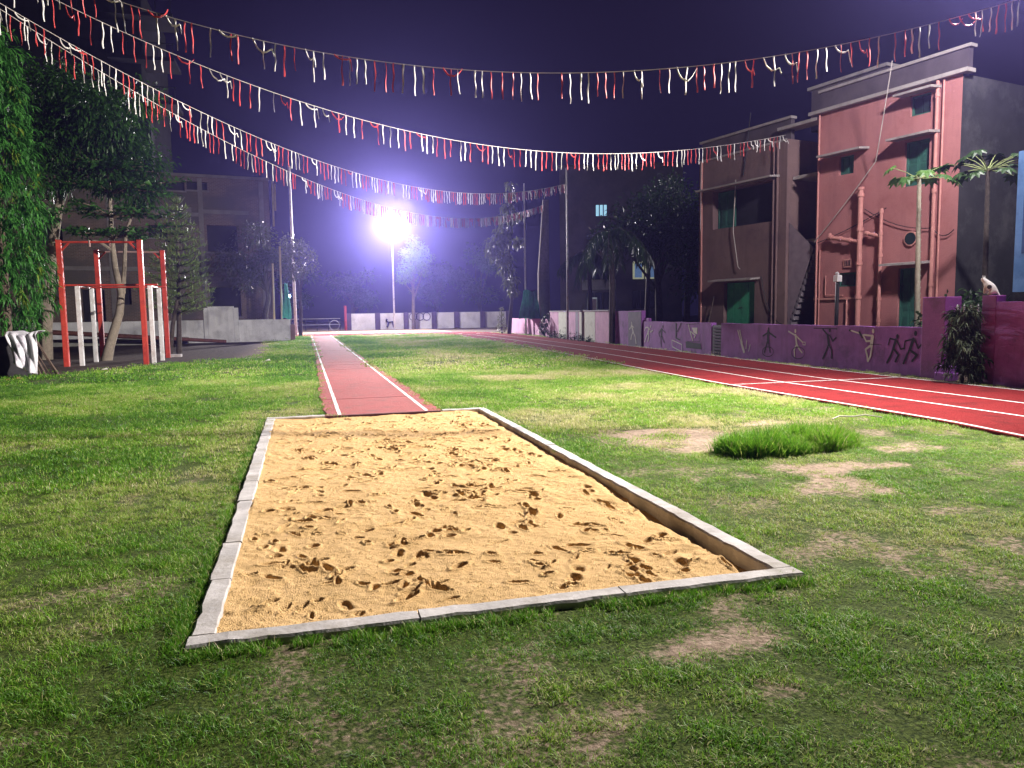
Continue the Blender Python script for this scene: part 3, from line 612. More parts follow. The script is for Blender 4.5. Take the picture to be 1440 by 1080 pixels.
for k in range(10):
    x, y, s = -8.1+.12*k+random.uniform(-.05, .05), 22.3+random.uniform(-.2, .2), random.uniform(.03, .07)
    m = MB(); m.hexa([(x-s, y-s, 0), (x+s, y-s*.6, 0), (x+s*.7, y+s, 0), (x-s*.8, y+s*.7, 0), (x-s*.6, y-s*.5, s*.8), (x+s*.5, y-s*.5, s*.9), (x+s*.5, y+s*.5, s*.7), (x-s*.4, y+s*.5, s)])
    tag(m.build('brick_bit', mat('brick_red', (.35, .14, .08), (.45, .2, .12), scale=10)), 'small broken orange brick bit on the earth before the heap', 'brick bit', 'broken brick bits by the heap')

# ------------------------------------------------------------------ flagpoles
def flagpole(x, y, h, label, r=.06):
    root = empty('flagpole', (x, y, 0), label, 'pole', 'slender white poles round the field')
    m = MB(); m.tube([(x, y, -.1), (x+random.uniform(-.03, .03), y, h*.5), (x, y, h)], [r, r*.85, r*.6], 10); m.build('shaft', white_pole, root, True)
    m = MB(); m.tube([(x, y, h), (x, y, h+.06)], [r*.8, r*.4], 8); m.build('cap', galv, root)
    for z in (h*.55, h*.5, h*.6): m = MB(); m.tube([(x, y, z), (x, y, z+.1)], r*1.15, 8); m.build('clamp', galv, root)
flagpole(-.62, 59.0, 12.2, 'tall white pole at the end of the white wall beside the runway', .11)
flagpole(13.3, 38.2, 8.8, 'slender white pole before the striped wall', .055)
flagpole(13.85, 48.0, 9.6, 'slender white pole before the green shade cloth', .06)
flagpole(-6.0, 13.5, 7.9, 'white pole where all the ribbon garlands are tied together', .06)

# green cloth and small blue lamp behind the white wall
greenc = mat('green_cloth', (.05, .36, .26), (.09, .48, .36), scale=5, rough=.8)
def cloth(name, x0, x1, z0, z1, y, label, top=None, folds=5):
    nu, nv = 26, 16; P = []
    for j in range(nv):
        v = j/(nv-1)
        for i in range(nu):
            u = i/(nu-1); wd = 1 if top is None else (top+(1-top)*v)
            xm = x0+(x1-x0)*(.5+(u-.5)*wd); P.append((xm+.02*math.sin(v*6+u*4), y+.10*math.sin(u*folds*6.28+v*1.4)*(.4+.6*v), z1-(z1-z0)*v+.06*math.sin(u*7)))
    i = np.arange(nu*nv).reshape(nv, nu); f = np.stack([i[:-1, :-1], i[:-1, 1:], i[1:, 1:], i[1:, :-1]], -1).reshape(-1, 4)
    o = mesh_np(name, np.array(P), f, greenc, None, True); s = o.modifiers.new('solid', 'SOLIDIFY'); s.thickness = .01; tag(o, label, 'cloth')
cloth('green_cloth', -1.25, -.72, 1.3, 3.4, 48.2, 'narrow green cloth hanging behind the end of the white wall', .35, 2)
cloth('shade_cloth', 13.3, 14.75, 1.05, 2.85, 47.6, 'wide green shade cloth hung behind the low pink wall', .6, 4)
lr = empty('small_lamp', (-.85, 48.9, 0), 'small blue white lamp on a thin post beside the green cloth', 'lamp')
m = MB(); m.tube([(-.85, 48.9, 0), (-.85, 48.9, 2.6)], .035, 6); m.build('lamp_post', galv, lr)
bulbm = mat('blue_bulb', (.8, .9, 1), emit=((.5, .8, 1.0), 25.0)); m = MB()
m.tube([(-.85, 48.85, 2.58), (-.85, 48.85, 2.63), (-.85, 48.85, 2.7), (-.85, 48.85, 2.76)], [.05, .11, .11, .03], 10); m.build('bulb', bulbm, lr, True)
l = bpy.data.lights.new('lamp_light', 'POINT'); l.energy = 60; l.color = (.5, .8, 1.0); l.shadow_soft_size = .1
o = bpy.data.objects.new('lamp_light', l); COL.objects.link(o); o.parent = lr; o.location = (0, -.25, 2.68)
bam = mat('bamboo', (.42, .33, .2), (.5, .4, .26), scale=6)
for k, (x, z0, z1) in enumerate(((-1.66, 7.2, 10.0), (-1.52, 8.2, 9.9))):
    m = MB(); m.tube([(x, 52.3, z0), (x+.02, 52.3, z1)], .06, 7); tag(m.build('bamboo_pole', bam), ('longer' if k == 0 else 'shorter')+' pale bamboo length fixed upright at the top corner of the brick building', 'bamboo', 'bamboo lengths on the brick building')
for k, (x, z1) in enumerate(((-1.75, 4.6), (-1.3, 5.6))):
    m = MB(); m.tube([(x, 48.4, 0), (x+.05, 48.4, z1)], .06, 7); tag(m.build('bamboo_pole', bam), ('shorter' if k == 0 else 'taller')+' thin bamboo pole standing behind the white wall', 'bamboo', 'bamboo poles behind the white wall')
# ------------------------------------------------------------------ the pink house
pinkw = mat('pink_plaster', (.33, .135, .135), (.41, .17, .165), scale=1.6, rough=.9, bump=.35, bscale=26, stain=(.29, .11, .105), stain_scale=.8, streak=(.20, .085, .085))
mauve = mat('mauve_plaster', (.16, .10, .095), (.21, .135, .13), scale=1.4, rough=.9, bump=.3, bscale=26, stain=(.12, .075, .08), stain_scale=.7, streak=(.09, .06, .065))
parap = mat('unlit_parapet', (.065, .05, .06), (.095, .075, .085), scale=1.5, rough=.9)  # dark tone paints in the unlit look of the set-back parapets
cement = mat('grey_cement', (.07, .068, .075), (.11, .105, .115), scale=1.1, rough=.92, bump=.3, bscale=20, stain=(.15, .145, .15), stain_scale=.55)
trim = mat('trim_cement', (.28, .25, .24), (.37, .33, .32), scale=3, rough=.9, stain=(.20, .17, .16), stain_scale=1.5, streak=(.15, .13, .13))
shut = mat('green_shutter', (.025, .10, .075), (.045, .15, .11), scale=6, rough=.6, stain=(.02, .06, .05), stain_scale=3)
greend = mat('green_door', (.03, .24, .12), (.05, .30, .16), scale=4, rough=.6, stain=(.03, .16, .09), stain_scale=2)
dark = mat('dark_interior', (.012, .011, .016), (.02, .018, .025), scale=2)
pinkpipe = mat('pink_pipe', (.46, .20, .18), (.54, .25, .22), scale=7, rough=.6)
glassm = mat('window_glass', (.02, .03, .035), rough=.15, spec=.6)
az = R(-12.3); FP = Fr((16.5, 16.4), (math.sin(az), math.cos(az)), (-math.cos(az), math.sin(az)))
ph = empty('pink_house', (18, 22, 0), 'two storey pink plastered house with green shutters behind the purple wall', 'house', 'houses round the field')
H1 = [(1.0, 1.6, 6.66, 7.2), (1.0, 1.72, 4.8, 6.0), (3.37, 3.88, 5.46, 6.0), (3.05, 3.85, 2.14, 2.56), (1.2, 1.8, .2, 2.58)]
skin(FP, .15, 4.7, -.1, 7.42, H1).build('front_wall', pinkw, ph)
H2 = [(6.5, 9.36, 4.4, 5.74), (7.25, 8.75, .1, 2.46)]
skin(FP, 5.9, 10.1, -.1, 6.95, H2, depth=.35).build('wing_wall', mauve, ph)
m = MB(); m.poly([FP(.15, 0, -.1), FP(.15, 0, 7.42), FP(.15, -9, 7.42), FP(.15, -9, -.1)]); m.build('side_wall', mat('shaded_side', (.022, .022, .026), (.038, .036, .042), scale=1.1, rough=.95, stain=(.07, .066, .07), stain_scale=.8), ph)  # the end wall's shade is put into its near-black colour
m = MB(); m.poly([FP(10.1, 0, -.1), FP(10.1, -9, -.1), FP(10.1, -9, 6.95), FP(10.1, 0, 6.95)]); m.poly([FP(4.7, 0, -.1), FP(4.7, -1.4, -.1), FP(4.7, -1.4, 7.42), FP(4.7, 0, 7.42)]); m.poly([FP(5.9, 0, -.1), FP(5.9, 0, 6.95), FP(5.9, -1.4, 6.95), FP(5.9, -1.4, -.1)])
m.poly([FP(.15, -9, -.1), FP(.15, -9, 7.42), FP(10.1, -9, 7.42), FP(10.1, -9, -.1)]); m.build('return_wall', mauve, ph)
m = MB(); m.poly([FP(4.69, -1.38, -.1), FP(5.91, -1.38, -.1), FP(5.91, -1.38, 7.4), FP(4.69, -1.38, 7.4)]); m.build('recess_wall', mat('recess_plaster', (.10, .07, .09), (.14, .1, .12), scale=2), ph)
m = MB(); m.poly([FP(.15, 0, 7.4), FP(4.7, 0, 7.4), FP(4.7, -9, 7.4), FP(.15, -9, 7.4)]); m.poly([FP(4.7, -1.4, 7.39), FP(5.9, -1.4, 7.39), FP(5.9, -9, 7.39), FP(4.7, -9, 7.39)]); m.poly([FP(5.9, 0, 6.94), FP(10.1, 0, 6.94), FP(10.1, -9, 6.94), FP(5.9, -9, 6.94)]); m.build('roof_slab', cement, ph)
for t0, t1, n0, n1, z0, z1, mm, nm in ((-.05, 4.95, -.2, .16, 7.42, 7.52, trim, 'cornice'), (.1, 4.7, -.30, -.12, 7.52, 8.08, parap, 'parapet'), (.02, 4.78, -.34, -.06, 8.08, 8.16, trim, 'coping'),
        (5.9, 10.1, -.3, -.14, 6.95, 7.6, parap, 'parapet'), (5.85, 10.2, -.34, -.08, 7.6, 7.68, trim, 'coping'), (3.6, 6.4, -3.2, -1.6, 7.4, 8.75, parap, 'stair_head'), (3.5, 6.5, -3.3, -1.5, 8.75, 8.85, trim, 'stair_head_slab'),
        (4.72, 6.3, -.5, .05, 7.26, 7.36, trim, 'recess_slab'), (4.72, 5.88, -1.36, -.25, 5.66, 5.76, trim, 'recess_slab'), (4.72, 5.88, -1.36, -.25, 3.6, 3.7, trim, 'recess_slab'),
        (5.92, 10.08, .0, .025, 6.9, 6.97, trim, 'band')):
    MB().fbox(FP, t0, t1, n0, n1, z0, z1).build(nm, mm, ph)
# stair in the recess: steps and a slanting soffit
st = MB()
for k in range(14):
    t = 4.75+k*.08; st.fbox(FP, t, t+.085, -1.3, -.2, 3.6-.19*(k+1), 3.6-.19*k)
st.build('outside_stair', mat('stair_cement', (.16, .13, .15), (.2, .17, .19)), ph)
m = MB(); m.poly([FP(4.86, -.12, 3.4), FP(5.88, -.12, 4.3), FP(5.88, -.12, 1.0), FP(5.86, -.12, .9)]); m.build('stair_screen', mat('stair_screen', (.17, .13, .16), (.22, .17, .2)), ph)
# sunshades, sloping a little outwards
def shade(t0, t1, z, out_=.45, th=.07):
    m = MB(); m.hexa([FP(t0, .003, z), FP(t1, .003, z), FP(t1, out_, z-.03), FP(t0, out_, z-.03), FP(t0, .003, z+th), FP(t1, .003, z+th), FP(t1, out_, z+th-.04), FP(t0, out_, z+th-.04)])
    m.build('sunshade', trim, ph)
for a in ((.72, 1.82, 7.22), (.72, 2.0, 6.08), (2.85, 4.35, 6.06), (.8, 2.1, 2.68), (6.2, 9.8, 5.8), (7.0, 9.1, 2.52)): shade(*a)
# windows, shutters and doors
def window(h, panes=2, panel=shut, depth=.14, name='window'):
    t0, t1, z0, z1 = h
    m = MB(); f = .045
    for a in ((t0, t0+f, z0, z1), (t1-f, t1, z0, z1), (t0+f, t1-f, z0, z0+f), (t0+f, t1-f, z1-f, z1)): m.fbox(FP, a[0], a[1], -depth, -depth+.06, a[2], a[3])
    w_ = m.build(name, shut, ph)
    n = panes
    for k in range(n):
        a = t0+f+(t1-t0-2*f)*k/n; b = t0+f+(t1-t0-2*f)*(k+1)/n
        m = MB(); m.fbox(FP, a+.01, b-.01, -depth-.02, -depth+.02, z0+f, z1-f); p = m.build('shutter_leaf', panel, w_)
        if z1-z0 > 1:
            for q in range(2):
                zz = z0+.12+(z1-z0-.2)*q/2
                MB().fbox(FP, a+.06, b-.06, -depth+.021, -depth+.03, zz, zz+(z1-z0)*.38).build('raised_panel', mat('shutter_panel', (.02, .075, .06), (.03, .1, .08), scale=6, rough=.6), w_)
    return w_
window(H1[0], 2, glassm); window(H1[1], 2); window(H1[2], 2); window(H1[3], 3, glassm)
window(H1[4], 2, name='door')
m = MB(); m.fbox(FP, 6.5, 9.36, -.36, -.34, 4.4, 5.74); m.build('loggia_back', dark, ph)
window((8.48, 9.34, 4.42, 5.72), 2, depth=.3)
dr = MB().fbox(FP, 7.27, 8.73, -.2, -.15, .1, 2.44).build('door', greend, ph)
for k in range(4): MB().fbox(FP, 7.32+k*.355, 7.32+k*.355+.33, -.149, -.135, .15, 2.40).build('door_board', greend, dr)
MB().fbox(FP, 7.95, 8.1, -.134, -.11, 1.55, 1.58).build('door_bolt', gm, dr)
# round window and vent block
m = MB(); m.tube([FP(1.44, .002, 3.38), FP(1.44, .05, 3.38)], .2, 20); m.build('round_window', pinkpipe, ph); m = MB(); m.tube([FP(1.44, .045, 3.38), FP(1.44, .055, 3.38)], .165, 20); m.build('round_pane', glassm, ph)
vb = MB().fbox(FP, 3.33, 3.61, .002, .04, 2.71, 2.96).build('vent_block', pinkpipe, ph)
for k in range(4): MB().fbox(FP, 3.37+k*.055, 3.395+k*.055, .041, .05, 2.75, 2.92).build('vent_slot', dark, vb)
# drain pipes with collars
def pipe(pts, r, name='drain_pipe', mm=pinkpipe, collars=0):
    m = MB(); m.tube([FP(*p) for p in pts], r, 10); o = m.build(name, mm, ph, True)
    P = [FP(*p) for p in pts]
    for k in range(collars):
        q = P[0].lerp(P[-1], (k+.15)/max(collars, 1)); d = (P[-1]-P[0]).normalized()*.05
        c = MB(); c.tube([q-d, q+d], r*1.35, 10); c.build('collar', mm, o, True)
    return o
pipe([(2.97, .16, 4.9), (2.97, .16, 0)], .075, collars=5); pipe([(2.97, .16, 4.9), (2.97, .16, 4.98)], .10)
pipe([(2.3, .13, 4.3), (2.3, .13, 0)], .05, collars=7)
pipe([(4.03, .16, 3.64), (3.0, .16, 3.42)], .06, collars=3); pipe([(4.03, .16, 3.58), (4.03, .16, 3.76)], .06)
pipe([(2.78, .13, 3.64), (2.32, .13, 3.52)], .05, collars=2)
pipe([(.78, .07, 7.4), (.78, .07, 0)], .05, collars=3); pipe([(.62, .05, 7.4), (.62, .05, 0)], .028)
pipe([(4.6, .05, 7.4), (4.6, .05, 0)], .03); pipe([(4.48, .05, 3.3), (4.48, .05, 0)], .02)
pipe([(9.9, .05, 6.9), (9.9, .05, 0)], .035); pipe([(6.25, .05, 6.9), (6.25, .05, 0)], .04, mm=mauve); pipe([(6.42, .05, 6.9), (6.42, .05, 0)], .03, mm=mauve)
MB().fbox(FP, 3.0, 4.68, .002, .05, 1.76, 1.82).build('plaster_band', pinkpipe, ph)
pipe([(3.45, .05, 1.76), (3.45, .05, 0)], .03); pipe([(4.25, .04, 2.5), (4.25, .04, 1.9), (3.6, .04, 1.88)], .018)
# loose cables on and from the house
cab = mat('cable_black', (.02, .018, .02), rough=.6); rope = mat('pale_rope', (.5, .45, .42), rough=.8)
def cable(pts, r, mm, label, sag=0.0, name='cable'):
    P = [Vector(p) for p in pts]; Q = []
    for a, b in zip(P, P[1:]):
        for k in range(8):
            f = k/8; q = a.lerp(b, f); q.z -= sag*4*f*(1-f); Q.append(q)
    Q.append(P[-1]); m = MB(); m.tube(Q, r, 6); return tag(m.build(name, mm, None, True), label, name, 'cables on the pink house')
cable([FP(4.68, .08, 3.55), FP(2.4, .3, 5.6), FP(1.3, 1.2, 7.9)], .014, rope, 'pale cable slanting up across the pink front to the roof', .05)
cable([FP(4.68, .06, 3.5), FP(2.2, .06, 4.3)], .012, cab, 'black cable stretched level across the pink front above the pipes', .06)
cable([FP(2.9, .06, 4.35), FP(.8, .06, 3.6), FP(.2, .06, 3.5)], .011, cab, 'black cable sagging from the drain pipe to the house corner', .18)
cable([FP(8.15, .06, 6.0), FP(8.2, .1, 4.2), FP(7.95, .1, 2.98), FP(7.85, .1, 2.9)], .016, rope, 'pale rope hanging down the mauve wing above the green door', .0, 'rope')
cable([FP(6.9, .05, 2.6), FP(6.6, .05, 1.6), FP(5.95, .06, 1.0)], .013, cab, 'black cable curving down beside the green door', .12)
cable([FP(7.75, -.2, 8.2), FP(7.7, .03, 6.9), FP(7.8, .05, 6.1)], .018, cab, 'dark pipe standing up over the wing parapet', 0)
# post with a white cap in the yard
lp = empty('yard_post', (13.75, 17.7, 0), 'dark post with a white fitting on top before the pink house', 'post')
m = MB(); m.tube([(13.75, 17.7, 0), (13.78, 17.7, 2.2)], .05, 8); m.build('post_shaft', gm, lp); m = MB(); m.box(13.70, 13.86, 17.62, 17.78, 2.2, 2.38); m.tube([(13.78, 17.7, 2.38), (13.74, 17.7, 2.46)], .05, 8); m.build('white_fitting', whitep, lp, bevel=.02)
for k, (t, lean, h) in enumerate(((9.25, .12, 2.0), (9.1, -.25, 1.5), (9.35, -.1, 1.3))):
    m = MB(); m.bar(FP(t, .5, 0), FP(t-lean, .12, h), .05, .03); tag(m.build('plank', mat('old_wood', (.1, .07, .05)), None), ('longest', 'middle sized', 'shortest')[k]+' thin plank leaning on the mauve wing beside the green door', 'plank', 'planks leaning by the green door')

# ------------------------------------------------------------------ house at the right edge: blue panel, bare bricks above
bh = empty('brick_house', (17, 10.5, 0), 'house with a bare brick upper wall over a blue panel next to the pink house', 'house', 'houses round the field')
blue = mat('blue_paint', (.10, .22, .48), (.14, .28, .56), scale=3, rough=.6, stain=(.07, .15, .36), stain_scale=2)
m = MB(); m.box(14.62, 18.5, 8.0, 13.1, -.1, 1.78); m.box(14.75, 18.5, 8.0, 13.0, 1.78, 7.4); m.build('house_body', cement, bh)
m = MB(); m.box(15.35, 20.5, 8.2, 12.9, 7.4, 11.2); m.build('unseen_light_block', cement, bh)  # unseen box added to keep lamp light off the pink house's side wall
m = MB(); m.box(14.56, 14.74, 8.0, 13.12, 1.8, 4.72); m.build('blue_panel', blue, bh)
m = MB(); m.box(14.555, 14.565, 12.55, 12.95, 2.6, 4.2); m.build('recess_shade', mat('blue_shadow_panel', (.05, .1, .26)), bh)  # flat darker blue sheet, recess shade painted as colour
bk = [mat('brick_a', (.26, .12, .085), (.33, .16, .11), scale=9, rough=.9, bump=.4, bscale=60), mat('brick_b', (.20, .10, .08), (.27, .14, .1), scale=9, rough=.9, bump=.4, bscale=60)]
bme = []
for mm in bk:
    t = MB(); t.hexa([(-.06, -.112, 0), (.055, -.112, 0), (.055, .112, 0), (-.06, .112, 0), (-.06, -.112, .066), (.055, -.112, .066), (.055, .112, .066), (-.06, .112, .066)])
    me = bpy.data.meshes.new('brick'); me.from_pydata(t.v, [], t.f); me.materials.append(mm); bme.append(me)
for k in range(34):
    for j in range(4):
        y = 13.0-.12-j*.236-(.118 if k % 2 else 0)
        o = bpy.data.objects.new('brick', bme[random.random() < .4]); COL.objects.link(o); o.parent = bh
        o.location = Vector((14.70+random.uniform(-.008, .008), y, 4.76+k*.078))-WORG[bh.name]; o.rotation_euler.z = random.uniform(-.02, .02)

# ------------------------------------------------------------------ unfinished brick building on the left
def brickwork():
    m = bpy.data.materials.new('far_brickwork'); m.use_nodes = True; n = m.node_tree; L = n.links; b = n.nodes['Principled BSDF']; b.inputs['Roughness'].default_value = .95
    g = n.nodes.new('ShaderNodeNewGeometry'); s = n.nodes.new('ShaderNodeSeparateXYZ'); c = n.nodes.new('ShaderNodeCombineXYZ'); L.new(g.outputs['Position'], s.inputs[0]); L.new(s.outputs['X'], c.inputs['X']); L.new(s.outputs['Z'], c.inputs['Y'])
    t = n.nodes.new('ShaderNodeTexBrick'); t.inputs['Scale'].default_value = 1.0; t.inputs['Brick Width'].default_value = .25; t.inputs['Row Height'].default_value = .085; t.inputs['Mortar Size'].default_value = .012
    t.inputs['Color1'].default_value = (.10, .062, .05, 1); t.inputs['Color2'].default_value = (.15, .095, .07, 1); t.inputs['Mortar'].default_value = (.18, .16, .145, 1); L.new(c.outputs[0], t.inputs['Vector'])
    nz = n.nodes.new('ShaderNodeTexNoise'); nz.inputs['Scale'].default_value = .6; nz.inputs['Detail'].default_value = 6; L.new(g.outputs['Position'], nz.inputs['Vector'])
    r = n.nodes.new('ShaderNodeValToRGB'); r.color_ramp.elements[0].position = .45; r.color_ramp.elements[1].position = .6; L.new(nz.outputs['Fac'], r.inputs[0])
    mx = n.nodes.new('ShaderNodeMix'); mx.data_type = 'RGBA'; L.new(r.outputs[0], mx.inputs['Factor']); L.new(t.outputs['Color'], mx.inputs['A']); mx.inputs['B'].default_value = (.085, .073, .065, 1); L.new(mx.outputs['Result'], b.inputs['Base Color'])
    bp = n.nodes.new('ShaderNodeBump'); bp.inputs['Strength'].default_value = .6; L.new(t.outputs['Fac'], bp.inputs['Height']); bp.invert = True; L.new(bp.outputs[0], b.inputs['Normal'])
    return m
bwk = brickwork(); a2 = R(81); FB = Fr((-2.3, 53.0), (math.sin(a2), math.cos(a2)), (math.cos(a2), -math.sin(a2)))
ub = empty('unfinished_building', (-9, 54, 0), 'dark unfinished three storey brick building with open window holes behind the white wall', 'building', 'houses round the field')
HB = [(-3.45, -1.65, 5.6, 7.25), (-3.45, -1.62, 1.5, 3.35), (-4.5, -3.3, 9.4, 9.9), (-7.0, -4.62, 9.32, 9.86), (-6.3, -6.0, 7.6, 7.85), (-6.8, -5.75, 6.4, 7.15), (-8.7, -7.95, 2.3, 3.3), (-10.6, -9.4, 1.0, 3.2), (-12.8, -11.4, 5.8, 7.2)]
skin(FB, -16, .4, -.1, 10.2, HB, depth=.4).build('front_wall', bwk, ub)
m = MB(); m.poly([FB(.4, 0, -.1), FB(.4, -9, -.1), FB(.4, -9, 10.2), FB(.4, 0, 10.2)]); m.poly([FB(-16, 0, -.1), FB(-16, 0, 10.2), FB(-16, -9, 10.2), FB(-16, -9, -.1)]); m.poly([FB(-16, 0, 10.19), FB(.4, 0, 10.19), FB(.4, -9, 10.19), FB(-16, -9, 10.19)]); m.build('side_wall', bwk, ub)
concr = mat('building_concrete', (.14, .125, .12), (.20, .185, .18), scale=1.5, rough=.95, stain=(.15, .135, .13), stain_scale=.8)
for a in ((-16.05, .45, 10.2, 10.36), (-3.9, -.9, 7.95, 8.2), (-8.8, -4.3, 8.0, 8.3), (-16, .42, 4.35, 4.6), (-16, -3.9, 7.75, 7.98)): MB().fbox(FB, a[0], a[1], -.1, .09, a[2], a[3]).build('floor_band', concr, ub)
for t in (-3.75, -8.9, -.1, -13.2): MB().fbox(FB, t-.14, t+.14, -.05, .06, 0, 10.1).build('concrete_column', concr, ub)
for h in HB:
    MB().fbox(FB, h[0], h[1], -.42, -.38, h[2], h[3]).build('opening_back', dark, ub)
    if h[1]-h[0] > 1: MB().fbox(FB, h[0]-.1, h[1]+.1, .0, .10, h[2]-.12, h[2]-.02).build('sill', concr, ub)

# tall dark block behind it, with an outside stair and balconies
tb = empty('tall_block', (-15, 66, 0), 'tall dark concrete block with balconies rising behind the brick building', 'building', 'houses round the field')
tcm = mat('tall_concrete', (.025, .025, .028), (.04, .04, .044), scale=.8, rough=.95)
m = MB(); m.box(-26, -10.6, 62, 74, -.1, 25.5); m.build('block_body', tcm, tb)
for z in (16.6, 19.6, 22.6):
    m = MB(); m.box(-14.5, -8.2, 60.8, 64, z, z+.25); fl = m.build('balcony_slab', tcm, tb)
    for k in range(7):
        x = -14.3+k*1.0; m = MB(); m.bar((x, 60.9, z+.25), (x, 60.9, z+1.2), .05); m.build('baluster', gm, tb)
    m = MB(); m.bar((-14.4, 60.9, z+1.2), (-8.2, 60.9, z+1.2), .06); m.build('handrail', gm, tb)
m = MB(); m.bar((-13.5, 60.7, 19.8), (-10.2, 60.7, 16.8), .3, .9); m.build('stair_flight', gm, tb)
m = MB(); m.box(-10.9, -10.0, 60.8, 62, 10, 16.6); m.build('stair_column', tcm, tb)

# ------------------------------------------------------------------ apartment block behind the striped wall
ab = empty('apartment_block', (24, 62, 0), 'dark grey apartment block with one lit blue window behind the palm', 'building', 'houses round the field')
apm = mat('apartment_plaster', (.07, .07, .065), (.10, .10, .095), scale=.9, rough=.9, stain=(.11, .11, .1), stain_scale=.5)
HA = []
FA = Fr((19.6, 58.0), (.945, -.327), (-.327, -.945))
for z in (1.6, 3.9, 6.2, 8.85):
    HA += [(2.0, 4.0, z, z+1.35), (5.6, 7.6, z, z+1.45)]
HA[6] = (2.75, 3.75, 8.85, 9.75)
skin(FA, 0, 9.5, -.1, 12.6, HA, depth=.3).build('front_wall', apm, ab)
m = MB(); m.fbox(FA, 0, 9.5, -9.7, -.31, -.1, 12.6); m.build('block_body', apm, ab)
litb = mat('lit_blue_window', (.5, .7, .8), emit=((.32, .62, .80), 1.1)); lity = mat('lit_cream_window', (.8, .75, .5), emit=((.62, .66, .42), .38)); litbl = mat('lit_pane_blue', (.2, .3, .5), emit=((.12, .22, .42), .5))
for k, h in enumerate(HA):
    lit = litb if k == 6 else (lity if k == 5-2 else glassm)
    wn = MB().fbox(FA, h[0]+.03, h[1]-.03, -.29, -.24, h[2]+.03, h[3]-.03).build('window', lit, ab)
    n = 3 if k != 3 else 2
    for j in range(n+1):
        a = h[0]+(h[1]-h[0]-.08)*j/n; MB().fbox(FA, a, a+.08, -.23, -.16, h[2], h[3]).build('mullion', apm if k != 6 else gm, wn)
    if k == 3:
        for j in range(2): MB().fbox(FA, h[0]+.25+j*.95, h[0]+.8+j*.95, -.235, -.2, h[2]+.15, h[3]-.2).build('blue_pane', litbl, wn)
    if k % 2 == 0 and k < 6:
        sl = MB().fbox(FA, h[0]-.3, h[1]+.3, .0, .9, h[2]-.9, h[2]-.78).build('balcony', apm, ab)
        MB().fbox(FA, h[0]-.3, h[1]+.3, .82, .9, h[2]-.78, h[2]+.0).build('balcony_front', mat('balcony_paint', (.20, .22, .19), (.26, .28, .25)), sl)
MB().fbox(FA, -.1, 9.6, -.2, .25, 12.6, 12.75).build('roof_band', apm, ab)
wb = empty('white_cabinet', (21.4, 55, 0), 'small lit white cabinet standing beyond the striped wall', 'cabinet')
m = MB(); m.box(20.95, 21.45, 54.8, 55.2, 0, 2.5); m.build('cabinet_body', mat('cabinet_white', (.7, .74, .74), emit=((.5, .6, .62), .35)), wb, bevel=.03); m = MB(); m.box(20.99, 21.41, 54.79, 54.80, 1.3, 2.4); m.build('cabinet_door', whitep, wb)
# ------------------------------------------------------------------ vegetation
bark = mat('bark', (.10, .075, .055), (.17, .13, .10), scale=9, rough=.95, bump=.7, bscale=40)
palebark = mat('pale_bark', (.24, .20, .16), (.33, .28, .22), scale=9, rough=.95, bump=.6, bscale=40)
darkbark = mat('dark_bark', (.05, .04, .035), (.08, .065, .055), scale=9, rough=.95, bump=.6, bscale=40)
def unit(v): return v/np.maximum(np.linalg.norm(v, axis=1, keepdims=True), 1e-9)
def leaves(name, P, D, length, width, material, parent, droop=.25, fold=.25, kink=.45):
    """pointed leaves, two faces each side of a folded midrib (four triangles)"""
    P = np.asarray(P, float); n = len(P); D = unit(np.asarray(D, float))
    ln = length*rng.uniform(.7, 1.25, n)[:, None]; wd = width*rng.uniform(.75, 1.2, n)[:, None]
    up = np.tile([0, 0, 1.], (n, 1))+rng.normal(size=(n, 3))*.45; S = unit(np.cross(D, up)); Nn = np.cross(S, D)
    M = P+D*ln*kink; down = np.array([0, 0, -1.])
    T = P+D*ln+down*ln*droop
    V = np.stack([P, M+S*wd/2+Nn*wd*fold, M-down*0, M-S*wd/2+Nn*wd*fold, T], 1)
    V[:, 2] = M-Nn*wd*.02
    i = np.arange(n)[:, None]*5
    f = np.concatenate([i+[0, 1, 2], i+[0, 2, 3], i+[1, 4, 2], i+[2, 4, 3]], 0)
    r = np.repeat(np.clip(rng.normal(.42, .22, n), 0, 1), 5)
    return mesh_np(name, V.reshape(-1, 3), f, material, parent, rnd=r)
def sph(n): return unit(rng.normal(size=(n, 3)))
def tree_root(name, x, y, label, group='trees round the field', cat='tree'): return empty(name, (x, y, 0), label, cat, group)
def trunk(pts, rad, material, root, name='trunk', n=10):
    m = MB(); m.tube(pts, rad, n); return m.build(name, material, root, True)

